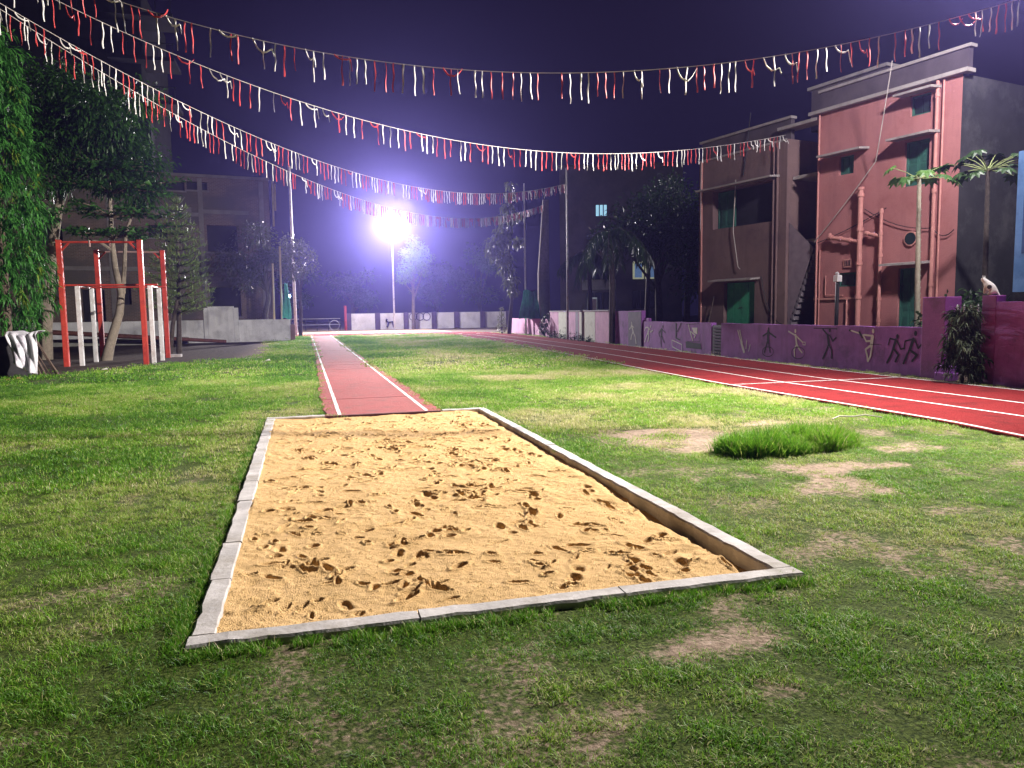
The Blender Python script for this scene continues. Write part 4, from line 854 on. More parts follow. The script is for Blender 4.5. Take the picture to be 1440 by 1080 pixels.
def columnar(x, y, h, label):
    r = tree_root('columnar_tree', x, y, label)
    trunk([(x, y, -.1), (x+.05, y, h*.5), (x, y, h*.97)], [.16, .11, .03], bark, r)
    nt_ = 620; z = 1.5+(h-1.6)*rng.random(nt_); f = (z-1.5)/(h-1.6)
    prof = np.interp(f, [0, .1, .35, .7, .9, 1], [.68, .86, .88, .74, .48, .08]); a = rng.uniform(0, 2*math.pi, nt_)
    rr = prof*(.55+.6*rng.random(nt_)**.7)*(.75+.45*vnoise(a*1.6, z, .8, 3)); C_ = np.stack([x+rr*np.cos(a), y+rr*np.sin(a), z], 1)
    O_ = np.stack([np.cos(a), np.sin(a), np.zeros(nt_)], 1); Ps, Ds, Yg = [], [], []
    for k in range(nt_):
        n = rng.integers(14, 26); s = rng.random(n)[:, None]; tw = unit(O_[k:k+1]*.6+rng.normal(size=(1, 3))*.45+[0, 0, -.75])[0]
        p = C_[k]+tw*s*.62+rng.normal(size=(n, 3))*.03; d = tw*.7+rng.normal(size=(n, 3))*.5+[0, 0, -.25]
        Ps.append(p); Ds.append(d); Yg.append(np.full(n, rng.random() < .07))
    P = np.concatenate(Ps); D = np.concatenate(Ds); yg = np.concatenate(Yg)
    leaves('crown', P[~yg], D[~yg], .25, .055, leafmat('ashoka_leaf', (.022, .10, .018), (.12, .40, .065)), r, droop=.3)
    leaves('young_leaves', P[yg], D[yg], .23, .06, leafmat('ashoka_young', (.16, .28, .03), (.32, .42, .06)), r, droop=.3)
def clumpy(name, x, y, label, clumps, leafm, per, length, width, tpts, trad, barkm, limbs=True, droop=.2, spread=None, hang=0.0):
    """clumps: (cx,cy,cz,r). limbs run from the trunk to each clump."""
    r = tree_root(name, x, y, label); trunk(tpts, trad, barkm, r)
    Ps, Ds = [], []; top = Vector(tpts[-1])
    for cx, cy, cz, cr_ in clumps:
        n = int(per*cr_**1.7); d = sph(n); q = rng.uniform(.15, 1, n)[:, None]**.6
        ball = np.array([cx, cy, cz])+d*q*cr_*np.array([1, 1, .72])*(.7+.6*rng.random((n, 1)))
        Ps.append(ball); Ds.append(d*.8+rng.normal(size=(n, 3))*.5+np.array([0, 0, -hang]))
        if limbs:
            base = Vector(tpts[-2]).lerp(top, random.uniform(.0, 1)); mid = base.lerp(Vector((cx, cy, cz)), .5)+Vector((random.uniform(-.2, .2), random.uniform(-.2, .2), random.uniform(0, .35)*cr_))
            trunk([base, mid, (cx, cy, cz)], [trad[-1]*.7, trad[-1]*.45, trad[-1]*.12], barkm, r, 'limb', 6)
    leaves('crown', np.concatenate(Ps), np.concatenate(Ds), length, width, leafm, r, droop=droop)
    return r
def blob_clumps(c, rad, n, r0, r1, flat=1.0):
    out = []
    for k in range(n):
        d = sph(1)[0]*random.uniform(.45, 1.0); out.append((c[0]+d[0]*rad[0], c[1]+d[1]*rad[1], c[2]+d[2]*rad[2]*flat, random.uniform(r0, r1)))
    return out
midleaf = leafmat('mid_leaf', (.014, .045, .010), (.045, .125, .02)); darkleaf = leafmat('dark_leaf', (.016, .04, .012), (.035, .075, .02), tr=.2); oliveleaf = leafmat('olive_leaf', (.06, .075, .03), (.13, .14, .06), tr=.25)
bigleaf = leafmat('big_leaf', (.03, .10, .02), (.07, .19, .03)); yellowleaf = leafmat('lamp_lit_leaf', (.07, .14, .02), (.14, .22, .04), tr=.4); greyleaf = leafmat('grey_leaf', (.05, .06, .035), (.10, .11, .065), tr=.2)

columnar(-8.75, 26.6, 10.6, 'tall narrow weeping evergreen with long drooping leaves over the junk heap')
clumpy('shade_tree', -8.6, 31.5, 'broad shade tree with pale forking trunk behind the weeping evergreen',
       blob_clumps((-7.2, 31.6, 8.4), (2.5, 1.8, 2.4), 17, .8, 1.4)+[(-6.9, 30.3, 8.9, .95), (-8.2, 30.3, 6.3, .8), (-5.6, 31.0, 6.0, .9), (-9.2, 31, 5.2, .8)], midleaf, 520, .24, .085,
       [(-9.55, 32.4, -.1), (-9.35, 32.2, 1.2), (-8.9, 31.8, 3.5), (-8.4, 31.5, 5.6), (-7.6, 31.4, 7.4)], [.36, .27, .2, .15, .09], palebark, droop=.35, hang=.25)
# almond tree that grows through the exercise frame: level limbs, leaf rosettes
def almond():
    x, y = -6.75, 30.6; r = tree_root('almond_tree', x, y, 'slim tree with level limbs and big leaf rosettes growing behind the red frame')
    trunk([(-7.0, 30.7, -.1), (-6.85, 30.7, .5), (-6.45, 30.7, 1.7), (-6.35, 30.7, 2.4), (-6.5, 30.7, 3.3), (-6.55, 30.7, 4.3), (-6.5, 30.6, 6.6)], [.2, .17, .14, .12, .1, .085, .05], palebark, r)
    trunk([(-6.3, 30.7, 2.4), (-6.2, 30.75, 3.4), (-6.1, 30.8, 4.6), (-5.7, 30.8, 5.6)], [.09, .075, .06, .03], palebark, r, 'limb', 7)
    trunk([(-6.5, 30.7, 3.9), (-6.9, 30.6, 4.2), (-7.4, 30.6, 4.35)], [.06, .05, .02], palebark, r, 'limb', 6)
    Ps, Ds = [], []
    for z, R_ in ((4.5, 1.6), (5.25, 2.1), (6.1, 2.3), (6.8, 1.5)):
        for k in range(9):
            a = k*.7+z*2+random.uniform(-.2, .2); rr = R_*random.uniform(.45, 1); e = Vector((-6.4+rr*math.cos(a)*1.15, 30.7+rr*math.sin(a), z+random.uniform(-.1, .3)))
            trunk([(-6.5, 30.65, z-.15), Vector((-6.5, 30.65, z-.1)).lerp(e, .5)+Vector((0, 0, .08)), e], [.035, .025, .012], bark, r, 'limb', 5)
            for q in range(3):
                c = Vector((-6.5, 30.65, z)).lerp(e, .55+.22*q); n = 13; an = rng.uniform(0, 6.28, n)
                Ps.append(np.tile(c, (n, 1))+rng.normal(size=(n, 3))*[.16, .16, .06]); Ds.append(np.stack([np.cos(an), np.sin(an), rng.uniform(-.2, .5, n)], 1))
    leaves('crown', np.concatenate(Ps), np.concatenate(Ds), .27, .14, bigleaf, r, droop=.3, kink=.62)
almond()
# tiered pine
def pine(x, y, h):
    r = tree_root('tiered_pine', x, y, 'young tiered pine with spaced level branches beside the red frame')
    trunk([(x-.12, y, -.1), (x, y, h*.4), (x+.1, y, h)], [.11, .075, .015], darkbark, r)
    Ps, Ds = [], []
    for z in np.linspace(1.7, h-.15, 15):
        f = (z-1.7)/(h-1.7); R_ = 1.55*(1-f)**.75+.12
        for k in range(7):
            a = k*2*math.pi/7+z*3.1+random.uniform(-.15, .15); rr = R_*random.uniform(.75, 1.1); e = Vector((x+.1*f+rr*math.cos(a), y+rr*math.sin(a), z+.1+.12*R_))
            o = Vector((x+.1*f, y, z)); md = o.lerp(e, .6)-Vector((0, 0, .06)); trunk([o, md, e], [.02, .015, .006], darkbark, r, 'limb', 4)
            n = max(8, int(46*rr)); s = rng.uniform(.12, 1.0, n)[:, None]
            q = np.array(o)*(1-s)+np.array(e)*s; q[:, 2] -= .05*np.sin(s[:, 0]*3.1)
            Ps.append(q+rng.normal(size=(n, 3))*.03); Ds.append(np.tile((e-o).normalized(), (n, 1))*.7+rng.normal(size=(n, 3))*.6+np.array([0, 0, .35]))
    leaves('needles', np.concatenate(Ps), np.concatenate(Ds), .20, .035, leafmat('pine_leaf', (.09, .15, .04), (.20, .28, .08), tr=.2), r, droop=-.1)
pine(-4.75, 33.0, 6.1)
m = MB(); m.tube([(-5.1, 32.3, -.05), (-4.95, 32.4, 1.2), (-4.75, 32.5, 2.2)], [.09, .08, .05], 8); tag(m.build('dead_stump', darkbark, None, True), 'dark bare stick stump leaning under the tiered pine', 'stump')
clumpy('thin_tree', -2.2, 50.2, 'sparse grey leaved tree before the brick building near the pole', blob_clumps((-2.3, 50.2, 5.0), (2.3, 1.4, 2.3), 15, .6, 1.1), greyleaf, 300, .22, .09,
       [(-2.2, 50.2, -.1), (-2.35, 50.2, 1.5), (-2.1, 50.2, 2.6), (-2.3, 50.2, 4.2)], [.2, .17, .13, .08], darkbark)
clumpy('thin_tree', -.2, 55, 'slight dark tree standing beyond the tall pole by the runway end', blob_clumps((-.3, 55, 5.2), (1.3, 1.2, 1.8), 9, .5, .9), greyleaf, 280, .22, .09,
       [(-.3, 55, -.1), (-.2, 55, 1.8), (-.3, 55, 3.8)], [.14, .11, .07], darkbark)
# trees at the far end
clumpy('lamp_lit_tree', 9.9, 73, 'bright yellow green tree lit by the far floodlight beside it', [(9.6, 72.4, 7.0, .9), (10.5, 72.6, 7.4, 1.0), (11.1, 72.8, 6.6, .9), (9.4, 72.6, 5.6, .9), (10.2, 72.4, 6.2, 1.0), (10.9, 73, 5.5, .8), (9.1, 73, 4.7, .6), (10.1, 73, 8.3, .6), (9.7, 73.2, 4.9, .8)], yellowleaf, 360, .26, .13,
       [(10, 73.2, -.1), (10.05, 73.2, 2.5), (10.1, 73.2, 5)], [.2, .16, .1], bark)
for k, (x, y, z, rx, rz, lab) in enumerate(((13.2, 79, 4.6, 2.6, 2.4, 'dark round tree just behind the far panelled wall'), (17.5, 78, 5.0, 3.0, 2.9, 'large dark tree behind the right end of the panelled wall'), (-1.5, 84, 4.5, 3.4, 2.8, 'low dark tree far beyond the pipe rail fence'), (5.2, 88, 4.2, 3.2, 2.6, 'dim hazy tree beyond the far floodlight pole'))):
    clumpy('dark_tree', x, y, lab, blob_clumps((x, y, z), (rx, rx*.8, rz), 14, .8, 1.4), darkleaf, 150, .34, .15, [(x, y, -.1), (x+.1, y, 1.6), (x, y, 3.4)], [.24, .2, .12], darkbark)
# creeper covered tree and friends at the end of the wall
clumpy('creeper_tree', 13.55, 50.4, 'tall leaning tree draped in pale creeper by the low pink wall',
       [(13.5, 50.2, 9.9, .28), (13.45, 50.2, 9.2, .35), (13.3, 50.2, 8.4, .45), (13.15, 50.2, 7.6, .55), (12.95, 50.2, 6.8, .6), (12.6, 50.2, 6.1, .7), (12.2, 50.2, 5.6, .45), (12.9, 50.2, 5.2, .7), (13.2, 50.2, 4.4, .55), (13.5, 50.2, 3.6, .5), (13.6, 50.2, 2.9, .35), (14.0, 50.2, 6.2, .4), (13.9, 50.2, 7.9, .35)], oliveleaf, 520, .26, .10,
       [(13.35, 50.4, -.1), (13.5, 50.4, 1.6), (13.7, 50.4, 3.2), (13.4, 50.4, 5.6), (13.5, 50.4, 9.6)], [.15, .12, .1, .08, .03], darkbark, limbs=False, droop=.6, hang=.7)
trunk_o = MB(); trunk_o.tube([(15.5, 49.2, -.1), (15.45, 49.2, 4), (15.6, 49, 8.8)], [.45, .38, .2], 12); tag(trunk_o.build('dead_tree', mat('grey_bark', (.12, .10, .09), (.17, .14, .12), scale=7, rough=.95, bump=.6), None, True), 'thick bare grey dead tree standing behind the green shade cloth', 'tree')
clumpy('cone_bush', 13.25, 52, 'small pale cone shaped bush at the foot of the creeper tree', [(13.25, 52, z, .46-.17*z) for z in (.35, .7, 1.05, 1.4, 1.75)], leafmat('pale_bush', (.13, .15, .075), (.24, .26, .14), tr=.2), 900, .13, .06, [(13.25, 52, -.05), (13.25, 52, .8), (13.25, 52, 1.7)], [.05, .04, .01], darkbark, limbs=False)
clumpy('wall_weed', 13.7, 43.9, 'dark drooping weed at the joint of the low and tall pink walls', [(13.75, 43.6, .85, .3), (13.7, 43.7, .45, .3), (13.85, 43.5, 1.2, .22)], darkleaf, 700, .22, .05, [(13.75, 43.6, -.05), (13.75, 43.6, .4), (13.75, 43.6, .9)], [.04, .03, .02], darkbark, limbs=False, droop=.7, hang=.5)
wspots = [(13.2, 36.0, .2), (13.25, 37.0, .28), (13.3, 38.6, .34), (13.4, 39.8, .3), (13.45, 40.8, .24), (13.55, 42.0, .22), (13.1, 34.6, .2)]
for x, y, s in wspots:
    n = 90; P = np.array([x, y, 0])+rng.normal(size=(n, 3))*[s*.35, s*.6, 0]; P[:, 2] = np.abs(rng.normal(size=n))*s*.7
    tag(leaves('weed', P, sph(n)+[0, 0, .8], .16, .04, darkleaf, None), 'low straggling weed at the foot of the striped wall', 'weed', 'weeds along the striped wall')
# palm at the gap in the wall
def palm(x, y, h, label, fronds=15, lf=2.2, name='palm_tree', th=(.15, .12)):
    r = tree_root(name, x, y, label); trunk([(x, y, -.1), (x+.03, y, h*.5), (x-.05, y, h)], [th[0], th[1], th[1]*.9], darkbark, r)
    for k in range(fronds):
        a = k*2.4; el = random.uniform(-.45, .45); pts = []; P, D = [], []
        d = Vector((math.cos(a)*math.cos(el), math.sin(a)*math.cos(el), math.sin(el))); p = Vector((x-.05, y, h))
        for s in range(11):
            pts.append(p.copy()); p = p+d*lf/10; d = (d+Vector((0, 0, -.16))).normalized()
            side = d.cross(Vector((0, 0, 1))).normalized()
            if s > 0:
                for q in range(5):
                    for sg in (-1, 1): P.append(tuple(p-d*lf/10*q/5)); D.append(tuple(side*sg*.8+d*.5+Vector((0, 0, -.55))))
        f_ = MB(); f_.tube(pts, [.022*(1-.08*s) for s in range(11)], 5); fo = f_.build('frond', darkbark, r)
        leaves('leaflets', P, D, .42, .04, darkleaf, fo, droop=.5)
palm(13.32, 32.25, 5.0, 'dark palm with drooping fronds at the gap between purple and striped walls')
palm(15.6, 41.0, 4.6, 'lower dark palm standing behind the striped wall', 13, 1.9)
clumpy('dark_tree', 18.0, 37.0, 'big dark tree between the palm and the mauve wing', blob_clumps((17.6, 37, 5.9), (2.4, 2.2, 2.6), 18, .9, 1.5), darkleaf, 200, .3, .12, [(18, 37, -.1), (17.9, 37, 2.4), (17.7, 37, 4.5)], [.22, .18, .12], darkbark)
clumpy('dark_tree', 18.6, 33.0, 'dark leafy tree close to the mauve wing of the pink house', blob_clumps((18.0, 33.0, 5.0), (1.7, 1.6, 2.6), 12, .7, 1.2), darkleaf, 220, .28, .11, [(17.4, 33, -.1), (17.45, 33, 2.4), (17.6, 33, 4)], [.16, .13, .09], darkbark)
clumpy('dark_tree', 20.0, 43.0, 'dark tree rising behind the striped wall before the apartment block', blob_clumps((20.2, 43.0, 7.3), (1.9, 1.5, 2.0), 12, .6, 1.1), darkleaf, 170, .28, .11, [(20, 43, -.1), (20.1, 43, 3), (20.2, 43, 6)], [.16, .13, .09], darkbark)
# papaya trees
def papaya_leaf_mesh():
    m = MB(); lobes = 7
    for k in range(lobes):
        a = (k-(lobes-1)/2)*.62; L_ = .26*(1-.09*abs(k-3)); w_ = .055; d = Vector((math.cos(a), math.sin(a), 0)); s = Vector((-d.y, d.x, 0))
        m.poly([(0, 0, 0), tuple(d*L_*.5+s*w_-Vector((0, 0, .02))), tuple(d*L_-Vector((0, 0, .07))), tuple(d*L_*.5)]); m.poly([(0, 0, 0), tuple(d*L_*.5), tuple(d*L_-Vector((0, 0, .07))), tuple(d*L_*.5-s*w_-Vector((0, 0, .02)))])
    return m
PAP = papaya_leaf_mesh()
def papaya(x, y, h, label, n, lp, lean, leafm, tm):
    r = tree_root('papaya_tree', x, y, label)
    trunk([(x-lean, y, -.1), (x-lean*.4, y, h*.5), (x, y, h)], [.075, .06, .045], tm, r)
    m = MB()
    for k in range(int(h/.14)):
        z = .14*k; xx = x-lean*(1-z/h); m.tube([(xx, y, z), (xx, y, z+.03)], .075-.025*z/h, 8)
    m.build('ring_scars', tm, r)
    for k in range(n):
        a = k*2.4+random.uniform(-.2, .2); el = random.uniform(-.15, .6); L_ = lp*random.uniform(.75, 1.15); d = Vector((math.cos(a)*math.cos(el), math.sin(a)*math.cos(el), math.sin(el)))
        p0 = Vector((x, y, h-.05)); p1 = p0+d*L_*.5+Vector((0, 0, .04)); p2 = p0+d*L_
        q = MB(); q.tube([p0, p1, p2], [.014, .011, .007], 5); pet = q.build('leaf_stalk', mat('papaya_stalk', (.25, .30, .12)), r)
        M_ = Matrix.Rotation(a, 3, 'Z') @ Matrix.Rotation(random.uniform(.15, .75), 3, 'Y')
        b = MB(); b.v = [tuple(p2+M_ @ (Vector(v)*random.uniform(.98, 1.02)*1.15)) for v in PAP.v]; b.f = PAP.f; o = b.build('leaf_blade', leafm, pet)
        at = o.data.attributes.new('rnd', 'FLOAT', 'POINT'); at.data.foreach_set('value', np.full(len(o.data.vertices), rng.uniform(.1, 1), dtype=np.float32))
    return r
papaya(14.08, 15.3, 4.55, 'slim papaya tree with pale ringed trunk before the pink front', 9, .62, -.12, leafmat('papaya_leaf', (.05, .13, .03), (.12, .24, .05)), mat('papaya_bark', (.30, .27, .20), (.40, .36, .28), scale=12, rough=.9))
papaya(15.02, 14.3, 4.6, 'fuller dark papaya tree near the corner of the pink house', 19, .8, -.1, darkleaf, darkbark)
clumpy('yard_shrub', 13.7, 14.2, 'dark shrub peeping over the mural wall beside the gate pillar', [(13.7, 14.4, 1.15, .35), (13.9, 14.0, 1.45, .4), (14.3, 13.8, 1.5, .45), (14.7, 13.6, 1.4, .4)], darkleaf, 500, .2, .07, [(14, 14.1, -.1), (14, 14.1, .6), (14, 14.1, 1.2)], [.04, .03, .02], darkbark)
# weeping bush at the gate
def gate_bush():
    x, y = 12.42, 12.22; r = tree_root('weeping_bush', x, y, 'dark bush of drooping narrow leaves before the gate pillar with the cat', 'shrubs along the wall', 'bush')
    trunk([(x, y, -.05), (x, y, .8), (x, y, 1.45)], [.035, .03, .01], darkbark, r)
    nt_ = 130; z = .15+1.35*rng.random(nt_); f = z/1.54; prof = np.interp(f, [0, .2, .5, .85, 1], [.24, .36, .34, .24, .07]); a = rng.uniform(0, 6.28, nt_); rr = prof*rng.uniform(.3, 1.15, nt_); Ps, Ds = [], []
    for k in range(nt_):
        n = rng.integers(9, 19); s = rng.random(n)[:, None]; tw = unit(np.array([[math.cos(a[k])*.7, math.sin(a[k])*.7, rng.uniform(-.7, .35)]])+rng.normal(size=(1, 3))*.35)[0]
        Ps.append(np.array([x+rr[k]*math.cos(a[k])*.8, y+rr[k]*math.sin(a[k])*.8, z[k]])+tw*s*.16); Ds.append(tw*.6+rng.normal(size=(n, 3))*.55+[0, 0, -.35])
    P = np.concatenate(Ps); P[:, 2] = np.maximum(P[:, 2], .08)
    leaves('foliage', P, np.concatenate(Ds), .17, .030, leafmat('bush_leaf', (.012, .024, .008), (.06, .07, .025), tr=.15, rough=.6, spec=.2), r, droop=.35)
gate_bush()

# ------------------------------------------------------------------ cat on the gate pillar
def cat():
    x, y, z = 12.82, 11.98, 1.72; fur = mat('white_fur', (.62, .56, .52), (.72, .67, .63), scale=14, rough=.95, bump=.3, bscale=120)
    V = [(0, 0, .10), (.0, .03, .17), (.0, .085, .225), (.0, .15, .275), (.0, .20, .315), (.0, .235, .31),      # rump, back, shoulders, neck, head, muzzle
         (.055, .0, .05), (.06, .06, .02), (-.055, .0, .05), (-.06, .06, .02),                                    # hind legs folded
         (.035, .13, .16), (.035, .145, .03), (-.035, .13, .16), (-.035, .145, .03),                              # fore legs
         (.0, -.09, .05), (.0, -.15, -.04), (.015, -.165, -.14)]                                                  # tail hangs over the edge
    E = [(0, 1), (1, 2), (2, 3), (3, 4), (4, 5), (0, 6), (6, 7), (0, 8), (8, 9), (2, 10), (10, 11), (2, 12), (12, 13), (0, 14), (14, 15), (15, 16)]
    rad = [.085, .085, .075, .05, .052, .026, .045, .022, .045, .022, .028, .018, .028, .018, .022, .018, .014]
    me = bpy.data.meshes.new('cat'); me.from_pydata([(a, b, c) for a, b, c in V], E, []); o = bpy.data.objects.new('cat', me); _place(o, Vector((x, y, z)), None)
    sk = o.modifiers.new('skin', 'SKIN'); sd = o.modifiers.new('sub', 'SUBSURF'); sd.levels = sd.render_levels = 2
    lay = me.skin_vertices[0] if me.skin_vertices else None
    if lay is None:
        bm = bmesh.new(); bm.from_mesh(me); bm.verts.layers.skin.verify(); bm.to_mesh(me); bm.free(); lay = me.skin_vertices[0]
    for k, r_ in enumerate(rad): lay.data[k].radius = (r_, r_); lay.data[k].use_root = (k == 0)
    me.materials.append(fur); o.rotation_euler.z = R(12)
    for s in (-1, 1):
        m = MB(); c = Vector((s*.027, .185, .345)); m.poly([c+Vector((-.018, -.012, 0)), c+Vector((.018, -.012, 0)), c+Vector((s*.006, .0, .05))]); m.poly([c+Vector((.018, -.012, 0)), c+Vector((0, .016, 0)), c+Vector((s*.006, .0, .05))]); m.poly([c+Vector((0, .016, 0)), c+Vector((-.018, -.012, 0)), c+Vector((s*.006, .0, .05))])
        m.v = [tuple(Vector(v)+Vector((x, y, z))) for v in m.v]; m.build('ear', fur, o)
        e = MB(); cc = Vector((x+s*.026, y+.236, z+.325)); e.tube([cc, cc+Vector((s*.004, .012, 0))], .008, 8); e.build('eye', gm, o)
    p = MB(); gp = mat('grey_fur', (.05, .045, .05), (.09, .08, .085), scale=20, rough=.95)
    ring = []
    for k in range(12):
        a = 2*math.pi*k/12; ring.append((x-.086-.006*math.cos(a*2), y+.02+.04*math.cos(a), z+.16+.04*math.sin(a)))
    p.poly(ring); p.poly([(q[0]+.03, q[1], q[2]) for q in ring][::-1])
    for k in range(12): a, b = ring[k], ring[(k+1) % 12]; p.poly([a, b, (b[0]+.03, b[1], b[2]), (a[0]+.03, a[1], a[2])])
    p.build('dark_patch', gp, o)
    tag(o, 'white cat with a dark patch sitting hunched on the gate pillar', 'cat')
cat()

# ------------------------------------------------------------------ ribbon garlands
rib_w = mat('white_ribbon', (.78, .76, .74), (.84, .82, .80), scale=20, rough=.55); rib_r = mat('red_ribbon', (.52, .05, .055), (.62, .075, .075), scale=20, rough=.5)
def ribbon_meshes():
    out_ = {}
    for cname, mm in (('w', rib_w), ('r', rib_r)):
        L_ = []
        for v in range(12):
            n = 12; V = []; F = []; ln = .42*random.uniform(.86, 1.08); w_ = .025*random.uniform(.8, 1.3); tw = random.uniform(-2.5, 2.5)*(1.6 if v % 4 == 3 else .6); ph_ = random.uniform(0, 3)
            sw = random.uniform(-.008, .008)
            for k in range(n+1):
                f = k/n; a = ph_+tw*f; c = Vector((sw*f*f+.006*math.sin(f*9+ph_), .006*math.cos(f*8+ph_), -ln*f))
                if f > .85 and v % 4 == 0: c.x += (f-.85)*.12
                d = Vector((math.cos(a), math.sin(a), 0)); nn = Vector((-d.y, d.x, 0))*w_*.28; ww = w_*(1-.25*math.sin(f*7+ph_)**2)
                V += [tuple(c-d*ww/2), tuple(c+nn), tuple(c+d*ww/2), tuple(c-nn)]
            for k in range(n):
                for j in range(4): a, b = k*4+j, k*4+(j+1) % 4; F.append([a, b, b+4, a+4])
            F.append([0, 1, 2, 3]); F.append([n*4+j for j in range(4)])
            me = bpy.data.meshes.new('ribbon'); me.from_pydata(V, [], F); me.materials.append(mm); L_.append(me)
        loops = []
        for v in range(6):   # ribbons caught up in a loop along the cord
            span = random.uniform(.14, .34); dp = random.uniform(.07, .24); n = 12; V = []; F = []; w_ = .024
            tail = random.random() < .5
            for k in range(n+1):
                f = k/n; c = Vector((span*f, .012*math.sin(f*9), -dp*4*f*(1-f)*random.uniform(.93, 1.07)))
                if tail and f > .8: c.z -= (f-.8)*1.2; c.x -= (f-.8)*.5*span
                V += [tuple(c+Vector((0, -w_/2, w_*.25))), tuple(c+Vector((w_*.2, 0, w_*.5))), tuple(c+Vector((0, w_/2, -w_*.25))), tuple(c-Vector((w_*.2, 0, w_*.5)))]
            for k in range(n):
                for j in range(4): a, b = k*4+j, k*4+(j+1) % 4; F.append([a, b, b+4, a+4])
            me = bpy.data.meshes.new('ribbon'); me.from_pydata(V, [], F); me.materials.append(mm); loops.append(me)
        out_[cname] = (L_, loops)
    return out_
RM = ribbon_meshes()
def garland(E, co, t0, t1, step, label, scale=1.0):
    Lx = Vector((-6.0, 13.5)); dv = Vector(E)-Lx; ln = dv.length; yaw = math.atan2(dv.y, dv.x)
    P = lambda t: Vector((Lx.x+dv.x*t, Lx.y+dv.y*t, np.polyval(co, t)))
    mid = P(.5); root = empty('ribbon_garland', (mid.x, mid.y, mid.z), label, 'garland', 'red and white ribbon garlands')
    m = MB(); m.tube([P(t0+(t1-t0)*k/60) for k in range(61)], .006, 5); m.build('cord', mat('cord_white', (.55, .5, .48)), root)
    t = t0+.01; run = 0; c = 'w'; lift = 0
    while t < t1-.005:
        if run <= 0: c = 'r' if c == 'w' else 'w'; run = random.choice((2, 3, 3, 3, 4))
        run -= 1
        u = random.random(); st, lp_ = RM[c]
        if u > .06:
            me = random.choice(lp_) if u > .87 else random.choice(st)
            o = bpy.data.objects.new('ribbon', me); COL.objects.link(o); o.parent = root; o.location = P(t)-WORG[root.name]
            o.rotation_euler = (random.uniform(-.05, .05), random.uniform(-.05, .05), yaw if u > .87 else random.uniform(0, 3.1)); s = scale*random.uniform(.9, 1.06); o.scale = (scale, scale, s)
        t += step/ln*random.uniform(.75, 1.3)
    return root
garland((12.6, 9.7), [-1.737, 11.03, -10.157, 7.694], 0.02, 1.0, .132, 'topmost ribbon garland running from the tied pole to the near floodlight pole')
garland((15.24, 22.16), [-4.051, 14.096, -10.648, 7.677], 0.02, .995, .15, 'ribbon garland stretched across to the mauve wing of the pink house')
garland((13.35, 38.2), [-3.407, 13.14, -9.027, 7.352], 0.02, 1.0, .16, 'ribbon garland ending at the pole before the striped wall')
garland((15.6, 49.0), [-4.063, 16.038, -10.798, 7.363], 0.02, .99, .165, 'lowest ribbon garland ending at the thick dead tree')

# ------------------------------------------------------------------ small litter
lit_m = mat('litter_white', (.66, .62, .58), rough=.7)
for x, y, lab in ((-1.2, 26.6, 'scrap of white paper lying on the lawn left of the runway'), (-5.6, 24.4, 'scrap of white paper on the bare earth before the frame')):
    m = MB(); s = .09; m.poly([(x-s, y-s*.6, .05), (x+s, y-s*.5, .06), (x+s*.8, y+s*.6, .05), (x-s*.7, y+s*.5, .07)]); m.poly([(x-s*.7, y+s*.5, .07), (x+s*.8, y+s*.6, .05), (x+s*.3, y+s, .10)]); tag(m.build('paper_scrap', lit_m), lab, 'litter')
m = MB(); m.tube([(6.78, 8.75, .05), (6.95, 8.83, .07), (7.15, 8.80, .06), (7.35, 8.82, .07), (7.5, 8.66, .05)], .010, 6); tag(m.build('rope_piece', rope, None, True), 'short pale piece of rope lying in the grass near the track', 'rope')

# ------------------------------------------------------------------ grass
def grass_mat():
    m = bpy.data.materials.new('grass_blade'); m.use_nodes = True; n = m.node_tree; L = n.links; n.nodes.clear()
    o = n.nodes.new('ShaderNodeOutputMaterial'); b = n.nodes.new('ShaderNodeBsdfPrincipled'); t = n.nodes.new('ShaderNodeBsdfTranslucent'); mx = n.nodes.new('ShaderNodeMixShader')
    a = n.nodes.new('ShaderNodeAttribute'); a.attribute_name = 'rnd'; ti = n.nodes.new('ShaderNodeAttribute'); ti.attribute_name = 'tone'; ti.attribute_type = 'INSTANCER'
    ad = n.nodes.new('ShaderNodeMath'); ad.operation = 'MULTIPLY_ADD'; L.new(a.outputs['Fac'], ad.inputs[0]); ad.inputs[1].default_value = .45; L.new(ti.outputs['Fac'], ad.inputs[2])
    r = n.nodes.new('ShaderNodeValToRGB'); e = r.color_ramp.elements; e[0].position = .1; e[0].color = (.042, .115, .014, 1); e[1].position = 1.0; e[1].color = (.64, .57, .34, 1)
    for p, c in ((.38, (.11, .295, .020, 1)), (.64, (.245, .46, .035, 1)), (.86, (.44, .48, .13, 1))): q = e.new(p); q.color = c
    L.new(ad.outputs[0], r.inputs[0]); L.new(r.outputs[0], b.inputs['Base Color']); L.new(r.outputs[0], t.inputs['Color'])
    b.inputs['Roughness'].default_value = .5; b.inputs['Specular IOR Level'].default_value = .22; mx.inputs[0].default_value = .36
    L.new(b.outputs[0], mx.inputs[1]); L.new(t.outputs[0], mx.inputs[2]); L.new(mx.outputs[0], o.inputs[0]); return m
GM = grass_mat()
